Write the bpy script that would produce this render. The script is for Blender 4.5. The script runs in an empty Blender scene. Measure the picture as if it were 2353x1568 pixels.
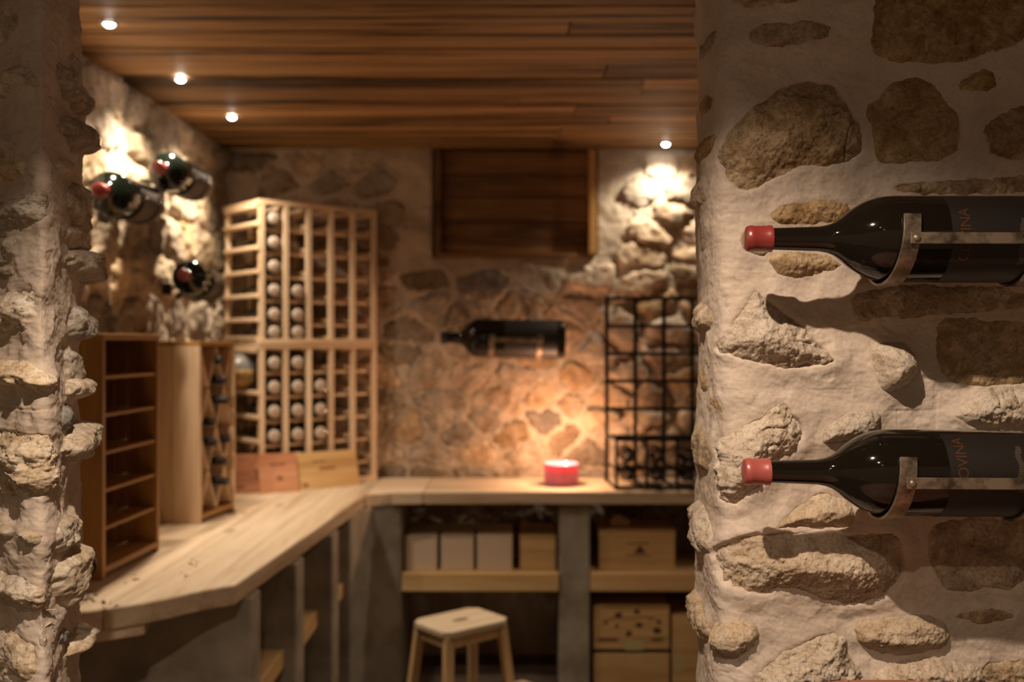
import bpy, bmesh, math, random
import numpy as np
from mathutils import Vector, Matrix

scn = bpy.context.scene
COL = scn.collection
PI = math.pi
F, CX, CY, EYE = 2288.0, 1190.0, 784.0, 1.55     # focal length and vanishing point in pixels of the 2353 x 1568 frame, eye height

# ------------------------------------------------------------------ camera
cd = bpy.data.cameras.new('camera'); cam = bpy.data.objects.new('camera', cd); COL.objects.link(cam)
cd.sensor_width = 36.0; cd.lens = 36.0 * F / 2353.0
cd.shift_x = -(CX - 1176.5) / 2353.0
cd.clip_start = 0.05; cd.clip_end = 60
cam.location = (0, 0, EYE); cam.rotation_euler = (PI / 2, 0, 0)
cd.dof.use_dof = True; cd.dof.focus_distance = 1.29; cd.dof.aperture_fstop = 3.5
scn.camera = cam

# ------------------------------------------------------------------ world, exposure
w = bpy.data.worlds.new('world'); scn.world = w; w.use_nodes = True
w.node_tree.nodes['Background'].inputs[0].default_value = (1.0, 0.66, 0.38, 1)
w.node_tree.nodes['Background'].inputs[1].default_value = 0.085
scn.view_settings.view_transform = 'Standard'; scn.view_settings.look = 'None'
scn.view_settings.exposure = 0.85; scn.view_settings.gamma = 1.0
try: scn.view_settings.use_curve_mapping = False
except Exception: pass

# lamp levels (watts); the lamps themselves are made by their fittings' builders
W_SPOT, W_SPOT_BACK, W_HALL, W_CANDLE = 34.0, 20.0, 58.0, 4.4
C_SPOT = (1.0, 0.83, 0.64); C_BACK = (1.0, 0.88, 0.70); C_HALL = (1.0, 0.79, 0.60); C_FLAME = (1.0, 0.56, 0.32)

def px(x, y, Y):
    return Vector(((x - CX) * Y / F, Y, EYE + (CY - y) * Y / F))

# ------------------------------------------------------------------ noise (numpy)
_rs = np.random.RandomState(7)
_perm = _rs.permutation(512).astype(np.int64)
_perm = np.concatenate([_perm, _perm, _perm])
_g3 = _rs.normal(size=(512, 3)); _g3 /= np.linalg.norm(_g3, axis=1)[:, None]
def noise3(p):
    i = np.floor(p).astype(np.int64); f = p - i; i &= 511
    u = f * f * f * (f * (f * 6 - 15) + 10)
    out = 0
    for dx in (0, 1):
        wx = u[:, 0] if dx else 1 - u[:, 0]
        for dy in (0, 1):
            wy = u[:, 1] if dy else 1 - u[:, 1]
            for dz in (0, 1):
                wz = u[:, 2] if dz else 1 - u[:, 2]
                h = _perm[_perm[_perm[(i[:, 0] + dx) & 511] + ((i[:, 1] + dy) & 511)] + ((i[:, 2] + dz) & 511)] & 511
                g = _g3[h]
                out = out + wx * wy * wz * (g[:, 0] * (f[:, 0] - dx) + g[:, 1] * (f[:, 1] - dy) + g[:, 2] * (f[:, 2] - dz))
    return out * 1.5
def fbm(p, octv=4, gain=0.5):
    s = 0; a = 1.0
    for k in range(octv):
        s = s + a * noise3(p * (2.03 ** k) + 17.3 * k); a *= gain
    return s
def ridged(p, octv=3):
    s = 0; a = 1.0
    for k in range(octv):
        s = s + a * (1 - np.abs(noise3(p * (2.1 ** k) + 9.1 * k)) * 2); a *= 0.5
    return s / 1.75
def sstep(a, b, x):
    t = np.clip((x - a) / (b - a), 0, 1); return t * t * (3 - 2 * t)

# ------------------------------------------------------------------ materials
def nd(nt, t, **kw):
    n = nt.nodes.new(t)
    for k, v in kw.items():
        if k.startswith('_'): setattr(n, k[1:], v)
        else: n.inputs[int(k[1:]) if k[0] == 'i' and k[1:].isdigit() else k.replace('__', ' ')].default_value = v
    return n
def base_mat(name):
    m = bpy.data.materials.new(name); m.use_nodes = True
    nt = m.node_tree; b = nt.nodes['Principled BSDF']
    return m, nt, b
def simple(name, col, rough=0.5, metal=0.0, **kw):
    m, nt, b = base_mat(name)
    b.inputs['Base Color'].default_value = (*col, 1); b.inputs['Roughness'].default_value = rough
    b.inputs['Metallic'].default_value = metal
    for k, v in kw.items(): b.inputs[k.replace('__', ' ')].default_value = v
    return m
def ramp(nt, stops):
    r = nt.nodes.new('ShaderNodeValToRGB'); e = r.color_ramp.elements
    while len(e) < len(stops): e.new(0.5)
    for k, (p, c) in enumerate(stops):
        e[k].position = p; e[k].color = (*c, 1)
    return r
def L(nt, a, b): nt.links.new(a, b)

def stone_mat(name, dark, mid, light, scale=14.0, bump=0.5, rnd=0.35, gray=0.25):
    m, nt, b = base_mat(name)
    geo = nd(nt, 'ShaderNodeNewGeometry'); oi = nd(nt, 'ShaderNodeObjectInfo')
    add = nd(nt, 'ShaderNodeVectorMath', _operation='MULTIPLY_ADD'); add.inputs[1].default_value = (1, 1, 1)
    cmb = nd(nt, 'ShaderNodeCombineXYZ')
    mul = nd(nt, 'ShaderNodeMath', _operation='MULTIPLY', i1=37.0)
    L(nt, oi.outputs['Random'], mul.inputs[0])
    for k in range(3): L(nt, mul.outputs[0], cmb.inputs[k])
    L(nt, geo.outputs['Position'], add.inputs[0]); L(nt, cmb.outputs[0], add.inputs[2])
    n1 = nd(nt, 'ShaderNodeTexNoise', Scale=scale, Detail=8.0, Roughness=0.68, Distortion=0.6)
    n2 = nd(nt, 'ShaderNodeTexNoise', Scale=scale * 7, Detail=6.0, Roughness=0.7)
    n3 = nd(nt, 'ShaderNodeTexNoise', Scale=scale * 0.45, Detail=3.0, Roughness=0.5)
    for n in (n1, n2, n3): L(nt, add.outputs[0], n.inputs['Vector'])
    r1 = ramp(nt, [(0.30, dark), (0.48, mid), (0.68, light)]); L(nt, n1.outputs['Fac'], r1.inputs[0])
    r2 = ramp(nt, [(0.33, (0.45, 0.42, 0.38)), (0.52, (1, 1, 1))]); L(nt, n2.outputs['Fac'], r2.inputs[0])
    mx = nd(nt, 'ShaderNodeMixRGB', _blend_type='MULTIPLY', Fac=0.75)
    L(nt, r1.outputs[0], mx.inputs[1]); L(nt, r2.outputs[0], mx.inputs[2])
    g = nd(nt, 'ShaderNodeMixRGB', _blend_type='MIX', Color2=(0.27, 0.25, 0.22, 1))
    r3 = ramp(nt, [(0.55, (0, 0, 0)), (0.75, (gray, gray, gray))]); L(nt, n3.outputs['Fac'], r3.inputs[0])
    L(nt, r3.outputs[0], g.inputs[0]); L(nt, mx.outputs[0], g.inputs[1])
    hsv = nd(nt, 'ShaderNodeHueSaturation')
    mr = nd(nt, 'ShaderNodeMapRange', **{'From Min': 0.0, 'From Max': 1.0, 'To Min': 1 - rnd, 'To Max': 1 + rnd * 0.8})
    L(nt, oi.outputs['Random'], mr.inputs['Value']); L(nt, mr.outputs[0], hsv.inputs['Value'])
    ms = nd(nt, 'ShaderNodeMath', _operation='FRACT'); mm = nd(nt, 'ShaderNodeMath', _operation='MULTIPLY', i1=7.31)
    L(nt, oi.outputs['Random'], mm.inputs[0]); L(nt, mm.outputs[0], ms.inputs[0])
    mr2 = nd(nt, 'ShaderNodeMapRange', **{'To Min': 0.75, 'To Max': 1.15}); L(nt, ms.outputs[0], mr2.inputs['Value'])
    L(nt, mr2.outputs[0], hsv.inputs['Saturation'])
    L(nt, g.outputs[0], hsv.inputs['Color']); L(nt, hsv.outputs[0], b.inputs['Base Color'])
    b.inputs['Roughness'].default_value = 0.9; b.inputs['Specular IOR Level'].default_value = 0.2
    ad = nd(nt, 'ShaderNodeMath', _operation='ADD'); L(nt, n1.outputs['Fac'], ad.inputs[0])
    m2 = nd(nt, 'ShaderNodeMath', _operation='MULTIPLY', i1=0.4); L(nt, n2.outputs['Fac'], m2.inputs[0]); L(nt, m2.outputs[0], ad.inputs[1])
    bp = nd(nt, 'ShaderNodeBump', Strength=bump, Distance=0.006); L(nt, ad.outputs[0], bp.inputs['Height']); L(nt, bp.outputs[0], b.inputs['Normal'])
    return m
def mortar_mat(name, a, c, scale=9.0, bump=0.3):
    m, nt, b = base_mat(name)
    geo = nd(nt, 'ShaderNodeNewGeometry')
    n1 = nd(nt, 'ShaderNodeTexNoise', Scale=scale, Detail=7.0, Roughness=0.6, Distortion=0.4)
    n2 = nd(nt, 'ShaderNodeTexNoise', Scale=scale * 22, Detail=4.0, Roughness=0.7)
    for n in (n1, n2): L(nt, geo.outputs['Position'], n.inputs['Vector'])
    r1 = ramp(nt, [(0.32, a), (0.62, c)]); L(nt, n1.outputs['Fac'], r1.inputs[0])
    r2 = ramp(nt, [(0.3, (0.72, 0.69, 0.66)), (0.5, (1, 1, 1))]); L(nt, n2.outputs['Fac'], r2.inputs[0])
    mx = nd(nt, 'ShaderNodeMixRGB', _blend_type='MULTIPLY', Fac=0.6); L(nt, r1.outputs[0], mx.inputs[1]); L(nt, r2.outputs[0], mx.inputs[2])
    L(nt, mx.outputs[0], b.inputs['Base Color'])
    b.inputs['Roughness'].default_value = 0.92; b.inputs['Specular IOR Level'].default_value = 0.15
    bp = nd(nt, 'ShaderNodeBump', Strength=bump, Distance=0.003); L(nt, n2.outputs['Fac'], bp.inputs['Height']); L(nt, bp.outputs[0], b.inputs['Normal'])
    return m
def wood_mat(name, dark, mid, light, axis='x', scale=9.0, stretch=0.06, rough=0.55, knots=True, rnd=0.25, bump=0.25, contrast=(0.3, 0.5, 0.7)):
    m, nt, b = base_mat(name)
    tc = nd(nt, 'ShaderNodeTexCoord'); oi = nd(nt, 'ShaderNodeObjectInfo')
    mul = nd(nt, 'ShaderNodeMath', _operation='MULTIPLY', i1=53.0); L(nt, oi.outputs['Random'], mul.inputs[0])
    cmb = nd(nt, 'ShaderNodeCombineXYZ')
    for k in range(3): L(nt, mul.outputs[0], cmb.inputs[k])
    ad = nd(nt, 'ShaderNodeVectorMath', _operation='ADD'); L(nt, tc.outputs['Object'], ad.inputs[0]); L(nt, cmb.outputs[0], ad.inputs[1])
    sc = [1, 1, 1]; sc['xyz'.index(axis)] = stretch
    mp = nd(nt, 'ShaderNodeMapping'); mp.inputs['Scale'].default_value = sc; L(nt, ad.outputs[0], mp.inputs['Vector'])
    n1 = nd(nt, 'ShaderNodeTexNoise', Scale=scale, Detail=5.0, Roughness=0.62, Distortion=0.9)
    n2 = nd(nt, 'ShaderNodeTexNoise', Scale=scale * 9, Detail=4.0, Roughness=0.6, Distortion=0.3)
    for n in (n1, n2): L(nt, mp.outputs[0], n.inputs['Vector'])
    mxv = nd(nt, 'ShaderNodeMath', _operation='MULTIPLY_ADD', i1=0.45)
    L(nt, n2.outputs['Fac'], mxv.inputs[0])
    sub = nd(nt, 'ShaderNodeMath', _operation='SUBTRACT', i1=0.225); L(nt, n1.outputs['Fac'], sub.inputs[0]); L(nt, sub.outputs[0], mxv.inputs[2])
    r1 = ramp(nt, list(zip(contrast, (dark, mid, light)))); L(nt, mxv.outputs[0], r1.inputs[0])
    src = r1.outputs[0]
    if knots:
        sc2 = [1, 1, 1]; sc2['xyz'.index(axis)] = 0.35
        mp2 = nd(nt, 'ShaderNodeMapping'); mp2.inputs['Scale'].default_value = sc2; L(nt, ad.outputs[0], mp2.inputs['Vector'])
        vo = nd(nt, 'ShaderNodeTexVoronoi', Scale=5.0); L(nt, mp2.outputs[0], vo.inputs['Vector'])
        rk = ramp(nt, [(0.03, (0.3, 0.22, 0.16)), (0.11, (1, 1, 1))]); L(nt, vo.outputs['Distance'], rk.inputs[0])
        mk = nd(nt, 'ShaderNodeMixRGB', _blend_type='MULTIPLY', Fac=0.8); L(nt, src, mk.inputs[1]); L(nt, rk.outputs[0], mk.inputs[2]); src = mk.outputs[0]
    hsv = nd(nt, 'ShaderNodeHueSaturation')
    mr = nd(nt, 'ShaderNodeMapRange', **{'To Min': 1 - rnd, 'To Max': 1 + rnd}); L(nt, oi.outputs['Random'], mr.inputs['Value'])
    L(nt, mr.outputs[0], hsv.inputs['Value']); L(nt, src, hsv.inputs['Color']); L(nt, hsv.outputs[0], b.inputs['Base Color'])
    b.inputs['Roughness'].default_value = rough; b.inputs['Specular IOR Level'].default_value = 0.25
    bp = nd(nt, 'ShaderNodeBump', Strength=bump, Distance=0.002); L(nt, mxv.outputs[0], bp.inputs['Height']); L(nt, bp.outputs[0], b.inputs['Normal'])
    return m
def blotch_mat(name, a, c, scale, rough=0.6, metal=0.0, bump=0.2, spec=0.4):
    m, nt, b = base_mat(name)
    tc = nd(nt, 'ShaderNodeTexCoord')
    n1 = nd(nt, 'ShaderNodeTexNoise', Scale=scale, Detail=6.0, Roughness=0.6); L(nt, tc.outputs['Object'], n1.inputs['Vector'])
    r1 = ramp(nt, [(0.36, a), (0.58, c)]); L(nt, n1.outputs['Fac'], r1.inputs[0]); L(nt, r1.outputs[0], b.inputs['Base Color'])
    b.inputs['Roughness'].default_value = rough; b.inputs['Metallic'].default_value = metal; b.inputs['Specular IOR Level'].default_value = spec
    bp = nd(nt, 'ShaderNodeBump', Strength=bump, Distance=0.003); L(nt, n1.outputs['Fac'], bp.inputs['Height']); L(nt, bp.outputs[0], b.inputs['Normal'])
    return m
def emit_mat(name, col, s):
    m = bpy.data.materials.new(name); m.use_nodes = True; nt = m.node_tree
    nt.nodes.remove(nt.nodes['Principled BSDF']); e = nd(nt, 'ShaderNodeEmission', Color=(*col, 1), Strength=s)
    L(nt, e.outputs[0], nt.nodes['Material Output'].inputs[0]); return m

MAT = {}
MAT['stone_near'] = stone_mat('stone_near', (0.42, 0.30, 0.19), (0.61, 0.485, 0.355), (0.75, 0.635, 0.50), 40, 0.7, 0.12, 0.35)
MAT['stone_ochre'] = stone_mat('stone_ochre', (0.24, 0.145, 0.065), (0.43, 0.29, 0.155), (0.68, 0.52, 0.34), 30, 0.8, 0.15, 0.25)
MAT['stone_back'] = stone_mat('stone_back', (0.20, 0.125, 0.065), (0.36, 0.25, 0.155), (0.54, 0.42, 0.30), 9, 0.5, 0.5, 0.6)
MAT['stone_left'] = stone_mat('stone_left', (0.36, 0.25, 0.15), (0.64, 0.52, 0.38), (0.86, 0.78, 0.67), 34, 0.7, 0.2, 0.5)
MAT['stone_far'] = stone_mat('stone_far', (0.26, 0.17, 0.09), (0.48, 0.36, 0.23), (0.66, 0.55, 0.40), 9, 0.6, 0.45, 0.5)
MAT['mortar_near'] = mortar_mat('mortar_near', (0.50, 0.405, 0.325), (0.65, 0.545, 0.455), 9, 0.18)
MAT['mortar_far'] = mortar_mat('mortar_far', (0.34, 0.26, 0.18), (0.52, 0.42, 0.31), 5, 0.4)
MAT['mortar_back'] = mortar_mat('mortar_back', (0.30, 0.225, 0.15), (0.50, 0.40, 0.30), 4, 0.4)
for a in 'xyz':
    MAT['pine_' + a] = wood_mat('pine_' + a, (0.58, 0.39, 0.22), (0.74, 0.55, 0.36), (0.82, 0.66, 0.46), a, 10, 0.06, 0.5, False, 0.08)
    MAT['counter_' + a] = wood_mat('counter_' + a, (0.40, 0.27, 0.15), (0.58, 0.44, 0.295), (0.68, 0.545, 0.395), a, 12, 0.05, 0.45, True, 0.06)
    MAT['cedar_' + a] = wood_mat('cedar_' + a, (0.27, 0.125, 0.034), (0.39, 0.20, 0.06), (0.48, 0.27, 0.095), a, 10, 0.06, 0.5, False, 0.08)
    MAT['case_' + a] = wood_mat('case_' + a, (0.42, 0.25, 0.095), (0.58, 0.37, 0.16), (0.68, 0.46, 0.22), a, 9, 0.06, 0.6, False, 0.1)
MAT['ceiling_wood'] = wood_mat('ceiling_wood', (0.035, 0.016, 0.006), (0.26, 0.14, 0.055), (0.42, 0.25, 0.105), 'x', 13, 0.03, 0.6, True, 0.32, 0.6, (0.39, 0.50, 0.68))
MAT['dark_wood'] = wood_mat('dark_wood', (0.035, 0.015, 0.006), (0.15, 0.07, 0.025), (0.24, 0.12, 0.045), 'x', 8, 0.06, 0.6, True, 0.4, 0.5)
MAT['red_wood'] = wood_mat('red_wood', (0.33, 0.13, 0.06), (0.50, 0.22, 0.11), (0.58, 0.30, 0.16), 'x', 8, 0.07, 0.6, False, 0.08)
MAT['stool_wood'] = wood_mat('stool_wood', (0.33, 0.20, 0.09), (0.48, 0.31, 0.15), (0.58, 0.40, 0.21), 'z', 10, 0.07, 0.5, False, 0.1)
MAT['stool_top'] = wood_mat('stool_top', (0.34, 0.25, 0.15), (0.50, 0.40, 0.27), (0.60, 0.50, 0.36), 'x', 10, 0.07, 0.5, False, 0.1)
MAT['barrel_wood'] = wood_mat('barrel_wood', (0.20, 0.08, 0.05), (0.36, 0.16, 0.10), (0.45, 0.22, 0.15), 'x', 8, 0.07, 0.5, False, 0.12)
MAT['concrete'] = blotch_mat('concrete', (0.23, 0.195, 0.14), (0.35, 0.305, 0.235), 7, 0.85, 0, 0.3, 0.2)
MAT['floor'] = blotch_mat('floor', (0.07, 0.045, 0.03), (0.13, 0.09, 0.06), 5, 0.7)
MAT['glass'] = simple('glass', (0.008, 0.006, 0.004), 0.06, 0, Specular__IOR__Level=0.5)
MAT['glass_green'] = simple('glass_green', (0.004, 0.006, 0.004), 0.10, 0, Specular__IOR__Level=0.5)
MAT['capsule'] = simple('capsule', (0.22, 0.028, 0.024), 0.30, 0.0, Specular__IOR__Level=0.6, Coat__Weight=0.3)
MAT['capsule_lit'] = simple('capsule_lit', (0.38, 0.085, 0.075), 0.33, 0.0, Specular__IOR__Level=0.6)  # pinker than the other capsule, the light falling on it put into the colour
MAT['capsule_dark'] = simple('capsule_dark', (0.012, 0.009, 0.008), 0.6)
MAT['label_black'] = simple('label_black', (0.011, 0.008, 0.006), 0.5)
MAT['label_grey'] = simple('label_grey', (0.055, 0.034, 0.022), 0.6)
MAT['ink_copper'] = simple('ink_copper', (0.075, 0.022, 0.005), 0.55)
MAT['ink_pale'] = simple('ink_pale', (0.10, 0.08, 0.052), 0.5)
MAT['ink_brown'] = simple('ink_brown', (0.085, 0.03, 0.012), 0.7)
MAT['iron'] = blotch_mat('iron', (0.09, 0.065, 0.045), (0.34, 0.27, 0.20), 38, 0.42, 0.75, 0.15)
MAT['black_iron'] = blotch_mat('black_iron', (0.012, 0.009, 0.007), (0.03, 0.022, 0.016), 20, 0.5, 0.6)
MAT['steel'] = simple('steel', (0.5, 0.46, 0.4), 0.35, 1.0)
MAT['black'] = simple('black', (0.006, 0.005, 0.005), 0.5)
MAT['bottle_end_glint'] = blotch_mat('bottle_end_glint', (0.34, 0.26, 0.19), (0.52, 0.42, 0.33), 30, 0.5)  # pale tone stands in for light glinting on dark glass bases
MAT['pale_card'] = simple('pale_card', (0.60, 0.47, 0.33), 0.8)
MAT['card_edge'] = simple('card_edge', (0.36, 0.29, 0.20), 0.8)
MAT['paper'] = simple('paper', (0.50, 0.43, 0.20), 0.8)
MAT['straw'] = blotch_mat('straw', (0.22, 0.13, 0.05), (0.45, 0.29, 0.12), 40, 0.8, 0, 0.6)
MAT['grey_glass'] = simple('grey_glass', (0.20, 0.19, 0.17), 0.35)
MAT['wax'] = simple('wax', (0.66, 0.20, 0.32), 0.4, 0, Subsurface__Weight=0.8, Subsurface__Scale=0.03)
MAT['wax'].node_tree.nodes['Principled BSDF'].inputs['Subsurface Radius'].default_value = (1.0, 0.35, 0.3)
MAT['flame'] = emit_mat('flame', (1.0, 0.62, 0.28), 22)
MAT['lens'] = emit_mat('lens', (1.0, 0.93, 0.82), 60)

# ------------------------------------------------------------------ mesh helpers
class MB:
    def __init__(s): s.v = []; s.f = []
    def add(s, vs, fs, M=None):
        o = len(s.v)
        s.v += [tuple(M @ Vector(v)) if M is not None else tuple(v) for v in vs]
        s.f += [tuple(i + o for i in f) for f in fs]; return s
    def box(s, x0, x1, y0, y1, z0, z1, M=None):
        vs = [(x, y, z) for z in (z0, z1) for y in (y0, y1) for x in (x0, x1)]
        return s.add(vs, [(0, 2, 3, 1), (4, 5, 7, 6), (0, 1, 5, 4), (2, 6, 7, 3), (0, 4, 6, 2), (1, 3, 7, 5)], M)
    def prism(s, poly, z0, z1, M=None):
        n = len(poly)
        vs = [(p[0], p[1], z0) for p in poly] + [(p[0], p[1], z1) for p in poly]
        fs = [tuple(range(n))[::-1], tuple(range(n, 2 * n))] + [(i, (i + 1) % n, n + (i + 1) % n, n + i) for i in range(n)]
        return s.add(vs, fs, M)
    def bar(s, a, b, wd, th, up=(0, 0, 1)):
        a, b = Vector(a), Vector(b); d = (b - a).normalized(); upv = Vector(up)
        sd = d.cross(upv)
        if sd.length < 1e-5: sd = d.cross(Vector((1, 0, 0)))
        sd.normalize(); u2 = sd.cross(d).normalized()
        vs = [p + sd * (sx * wd / 2) + u2 * (sz * th / 2) for p in (a, b) for sz in (-1, 1) for sx in (-1, 1)]
        return s.add(vs, [(0, 1, 3, 2), (4, 6, 7, 5), (0, 4, 5, 1), (2, 3, 7, 6), (0, 2, 6, 4), (1, 5, 7, 3)])
    def lathe(s, prof, n=32, axis='x', cap=True, M=None):
        # prof: (along, radius)
        vs = []; fs = []
        for (a, r) in prof:
            for k in range(n):
                t = 2 * PI * k / n; c, si = r * math.cos(t), r * math.sin(t)
                vs.append((a, c, si) if axis == 'x' else (c, si, a))
        for i in range(len(prof) - 1):
            for k in range(n):
                k2 = (k + 1) % n
                q = (i * n + k, i * n + k2, (i + 1) * n + k2, (i + 1) * n + k)
                fs.append(q[::-1] if axis == 'x' else q)
        if cap:
            a = tuple(range(n)); b = tuple((len(prof) - 1) * n + k for k in range(n))
            fs.append(a if axis == 'x' else a[::-1]); fs.append(b[::-1] if axis == 'x' else b)
        return s.add(vs, fs, M)
    def strip(s, path, wd, th, wdir):
        # flat strap: path points with outward normals; width along wdir
        wv = Vector(wdir); n = len(path); vs = []
        for (p, nn) in path:
            p = Vector(p); nn = Vector(nn)
            vs += [p - wv * wd / 2, p + wv * wd / 2, p + wv * wd / 2 + nn * th, p - wv * wd / 2 + nn * th]
        fs = []
        for i in range(n - 1):
            for k in range(4):
                fs.append((i * 4 + k, i * 4 + (k + 1) % 4, (i + 1) * 4 + (k + 1) % 4, (i + 1) * 4 + k))
        fs += [(3, 2, 1, 0), tuple((n - 1) * 4 + k for k in range(4))]
        return s.add(vs, fs)
    def mesh(s, name, smooth=None):
        me = bpy.data.meshes.new(name); me.from_pydata(s.v, [], s.f); me.update()
        bm = bmesh.new(); bm.from_mesh(me); bmesh.ops.recalc_face_normals(bm, faces=bm.faces)
        if smooth is not None:
            for f in bm.faces: f.smooth = True
            for e in bm.edges:
                if len(e.link_faces) == 2 and e.calc_face_angle(0) > smooth: e.smooth = False
        bm.to_mesh(me); bm.free(); return me
def link(name, me, mat, parent=None, kind=None, bevel=0):
    o = bpy.data.objects.new(name, me); COL.objects.link(o)
    if mat is not None and not me.materials: me.materials.append(MAT[mat] if isinstance(mat, str) else mat)
    if parent is not None: o.parent = parent
    if kind: o['kind'] = kind
    if bevel:
        md = o.modifiers.new('bevel', 'BEVEL'); md.width = bevel; md.segments = 1; md.limit_method = 'ANGLE'; md.angle_limit = 0.6
    return o
def mk(name, mb, mat, parent=None, smooth=None, kind=None, bevel=0):
    return link(name, mb.mesh(name, smooth), mat, parent, kind, bevel)
def boxpart(name, mat, parent, x0, x1, y0, y1, z0, z1, bevel=0.0015):
    # a box whose own origin sits at its middle, so wood grain differs from piece to piece
    c = Vector(((x0 + x1) / 2, (y0 + y1) / 2, (z0 + z1) / 2))
    mb = MB().box(x0 - c.x, x1 - c.x, y0 - c.y, y1 - c.y, z0 - c.z, z1 - c.z)
    o = mk(name, mb, mat, parent, bevel=bevel); o.location = c; return o
def barpart(name, mat, parent, a, b, wd, th, up=(0, 0, 1), bevel=0):
    return mk(name, MB().bar(a, b, wd, th, up), mat, parent, bevel=bevel)
def tag(o, label, cat, group=None):
    o['label'] = label; o['category'] = cat
    if group: o['group'] = group
    return o
def thing(name, label, cat, loc=(0, 0, 0), rotz=0.0, group=None):
    o = bpy.data.objects.new(name, None); COL.objects.link(o); o.empty_display_size = 0.05
    o.location = loc; o.rotation_euler = (0, 0, rotz)
    return tag(o, label, cat, group)
def dup(root, M, label):
    r = root.copy(); COL.objects.link(r); r.matrix_world = M; r['label'] = label
    for ch in list(root.children):
        c = ch.copy(); COL.objects.link(c); c.parent = r
        for g in list(ch.children):
            d = g.copy(); COL.objects.link(d); d.parent = c
    return r
def frame(origin, xdir, roll=0.0):
    x = Vector(xdir).normalized(); y = Vector((0, 0, 1)).cross(x).normalized(); z = x.cross(y)
    M = Matrix((x, y, z)).transposed().to_4x4() @ Matrix.Rotation(roll, 4, 'X'); M.translation = Vector(origin); return M

# ------------------------------------------------------------------ stone walls
def chaikin(P, n=2):
    P = np.asarray(P, float)
    for _ in range(n):
        Q = np.roll(P, -1, 0); P = np.stack([P * 0.75 + Q * 0.25, P * 0.25 + Q * 0.75], 1).reshape(-1, 2)
    return P
def sdist(pts, poly):
    # signed distance, inside positive
    best = np.full(len(pts), 1e9); inside = np.zeros(len(pts), bool)
    A = poly; B = np.roll(poly, -1, 0)
    for (a, b) in zip(A, B):
        ab = b - a; t = np.clip(((pts - a) @ ab) / max(ab @ ab, 1e-9), 0, 1)
        d = pts - (a + t[:, None] * ab); best = np.minimum(best, (d * d).sum(1))
        c = (a[1] > pts[:, 1]) != (b[1] > pts[:, 1])
        xi = a[0] + (pts[:, 1] - a[1]) * (b[0] - a[0]) / (b[1] - a[1] + 1e-12)
        inside ^= c & (pts[:, 0] < xi)
    best = np.sqrt(best); return np.where(inside, best, -best)
def grid_mesh(name, P, nu, nv, keep=None, flip=False):
    idx = np.arange(nu * nv).reshape(nv, nu)
    q = np.stack([idx[:-1, :-1], idx[:-1, 1:], idx[1:, 1:], idx[1:, :-1]], -1).reshape(-1, 4)
    if keep is not None:
        q = q[keep[q].any(1)]; used = np.unique(q); mp = np.full(nu * nv, -1); mp[used] = np.arange(len(used)); q = mp[q]; P = P[used]
    if flip: q = q[:, ::-1]
    me = bpy.data.meshes.new(name)
    me.vertices.add(len(P)); me.vertices.foreach_set('co', np.ascontiguousarray(P, np.float32).ravel())
    me.loops.add(len(q) * 4); me.loops.foreach_set('vertex_index', np.ascontiguousarray(q, np.int32).ravel())
    me.polygons.add(len(q)); me.polygons.foreach_set('loop_start', np.arange(0, len(q) * 4, 4, dtype=np.int32))
    try: me.polygons.foreach_set('loop_total', np.full(len(q), 4, np.int32))
    except Exception: pass
    me.update(); me.polygons.foreach_set('use_smooth', np.ones(len(q), bool)); me.update(); return me

class Surf:
    """a wall face: pos(u), outward normal(u), height v (metres up)"""
    def __init__(s, us, pos, nor, v2z): s.us, s.pos, s.nor, s.v2z = us, pos, nor, v2z
    def at(s, u):
        p = np.stack([np.interp(u, s.us, s.pos[:, k]) for k in range(2)], 1)
        n = np.stack([np.interp(u, s.us, s.nor[:, k]) for k in range(2)], 1); n /= np.linalg.norm(n, axis=1)[:, None]
        return p, n
    def world(s, u, v, h):
        p, n = s.at(u); q = p + n * h[:, None]
        return np.stack([q[:, 0], q[:, 1], s.v2z(v)], 1)
    def base3(s, u, v):
        p, n = s.at(u); return np.stack([p[:, 0], p[:, 1], s.v2z(v)], 1)

def profile_surf(ctrl, side):
    """ctrl: (u, pixel column, depth); smooth curve through them"""
    ctrl = np.array(ctrl, float); U = ctrl[:, 0]; X = (ctrl[:, 1] - CX) * ctrl[:, 2] / F; Y = ctrl[:, 2]
    us = np.linspace(U[0], U[-1], 3000)
    x = np.interp(us, U, X); y = np.interp(us, U, Y)
    k = np.exp(-np.linspace(-2.2, 2.2, 61) ** 2); k /= k.sum()
    xs = np.convolve(np.pad(x, 30, 'edge'), k, 'valid'); ys = np.convolve(np.pad(y, 30, 'edge'), k, 'valid')
    tx, ty = np.gradient(xs), np.gradient(ys); n = np.stack([ty, -tx], 1) * side
    n /= np.linalg.norm(n, axis=1)[:, None] + 1e-9
    return Surf(us, np.stack([xs, ys], 1), n, lambda v: EYE + (CY - v) * 1.36 / F)

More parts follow.
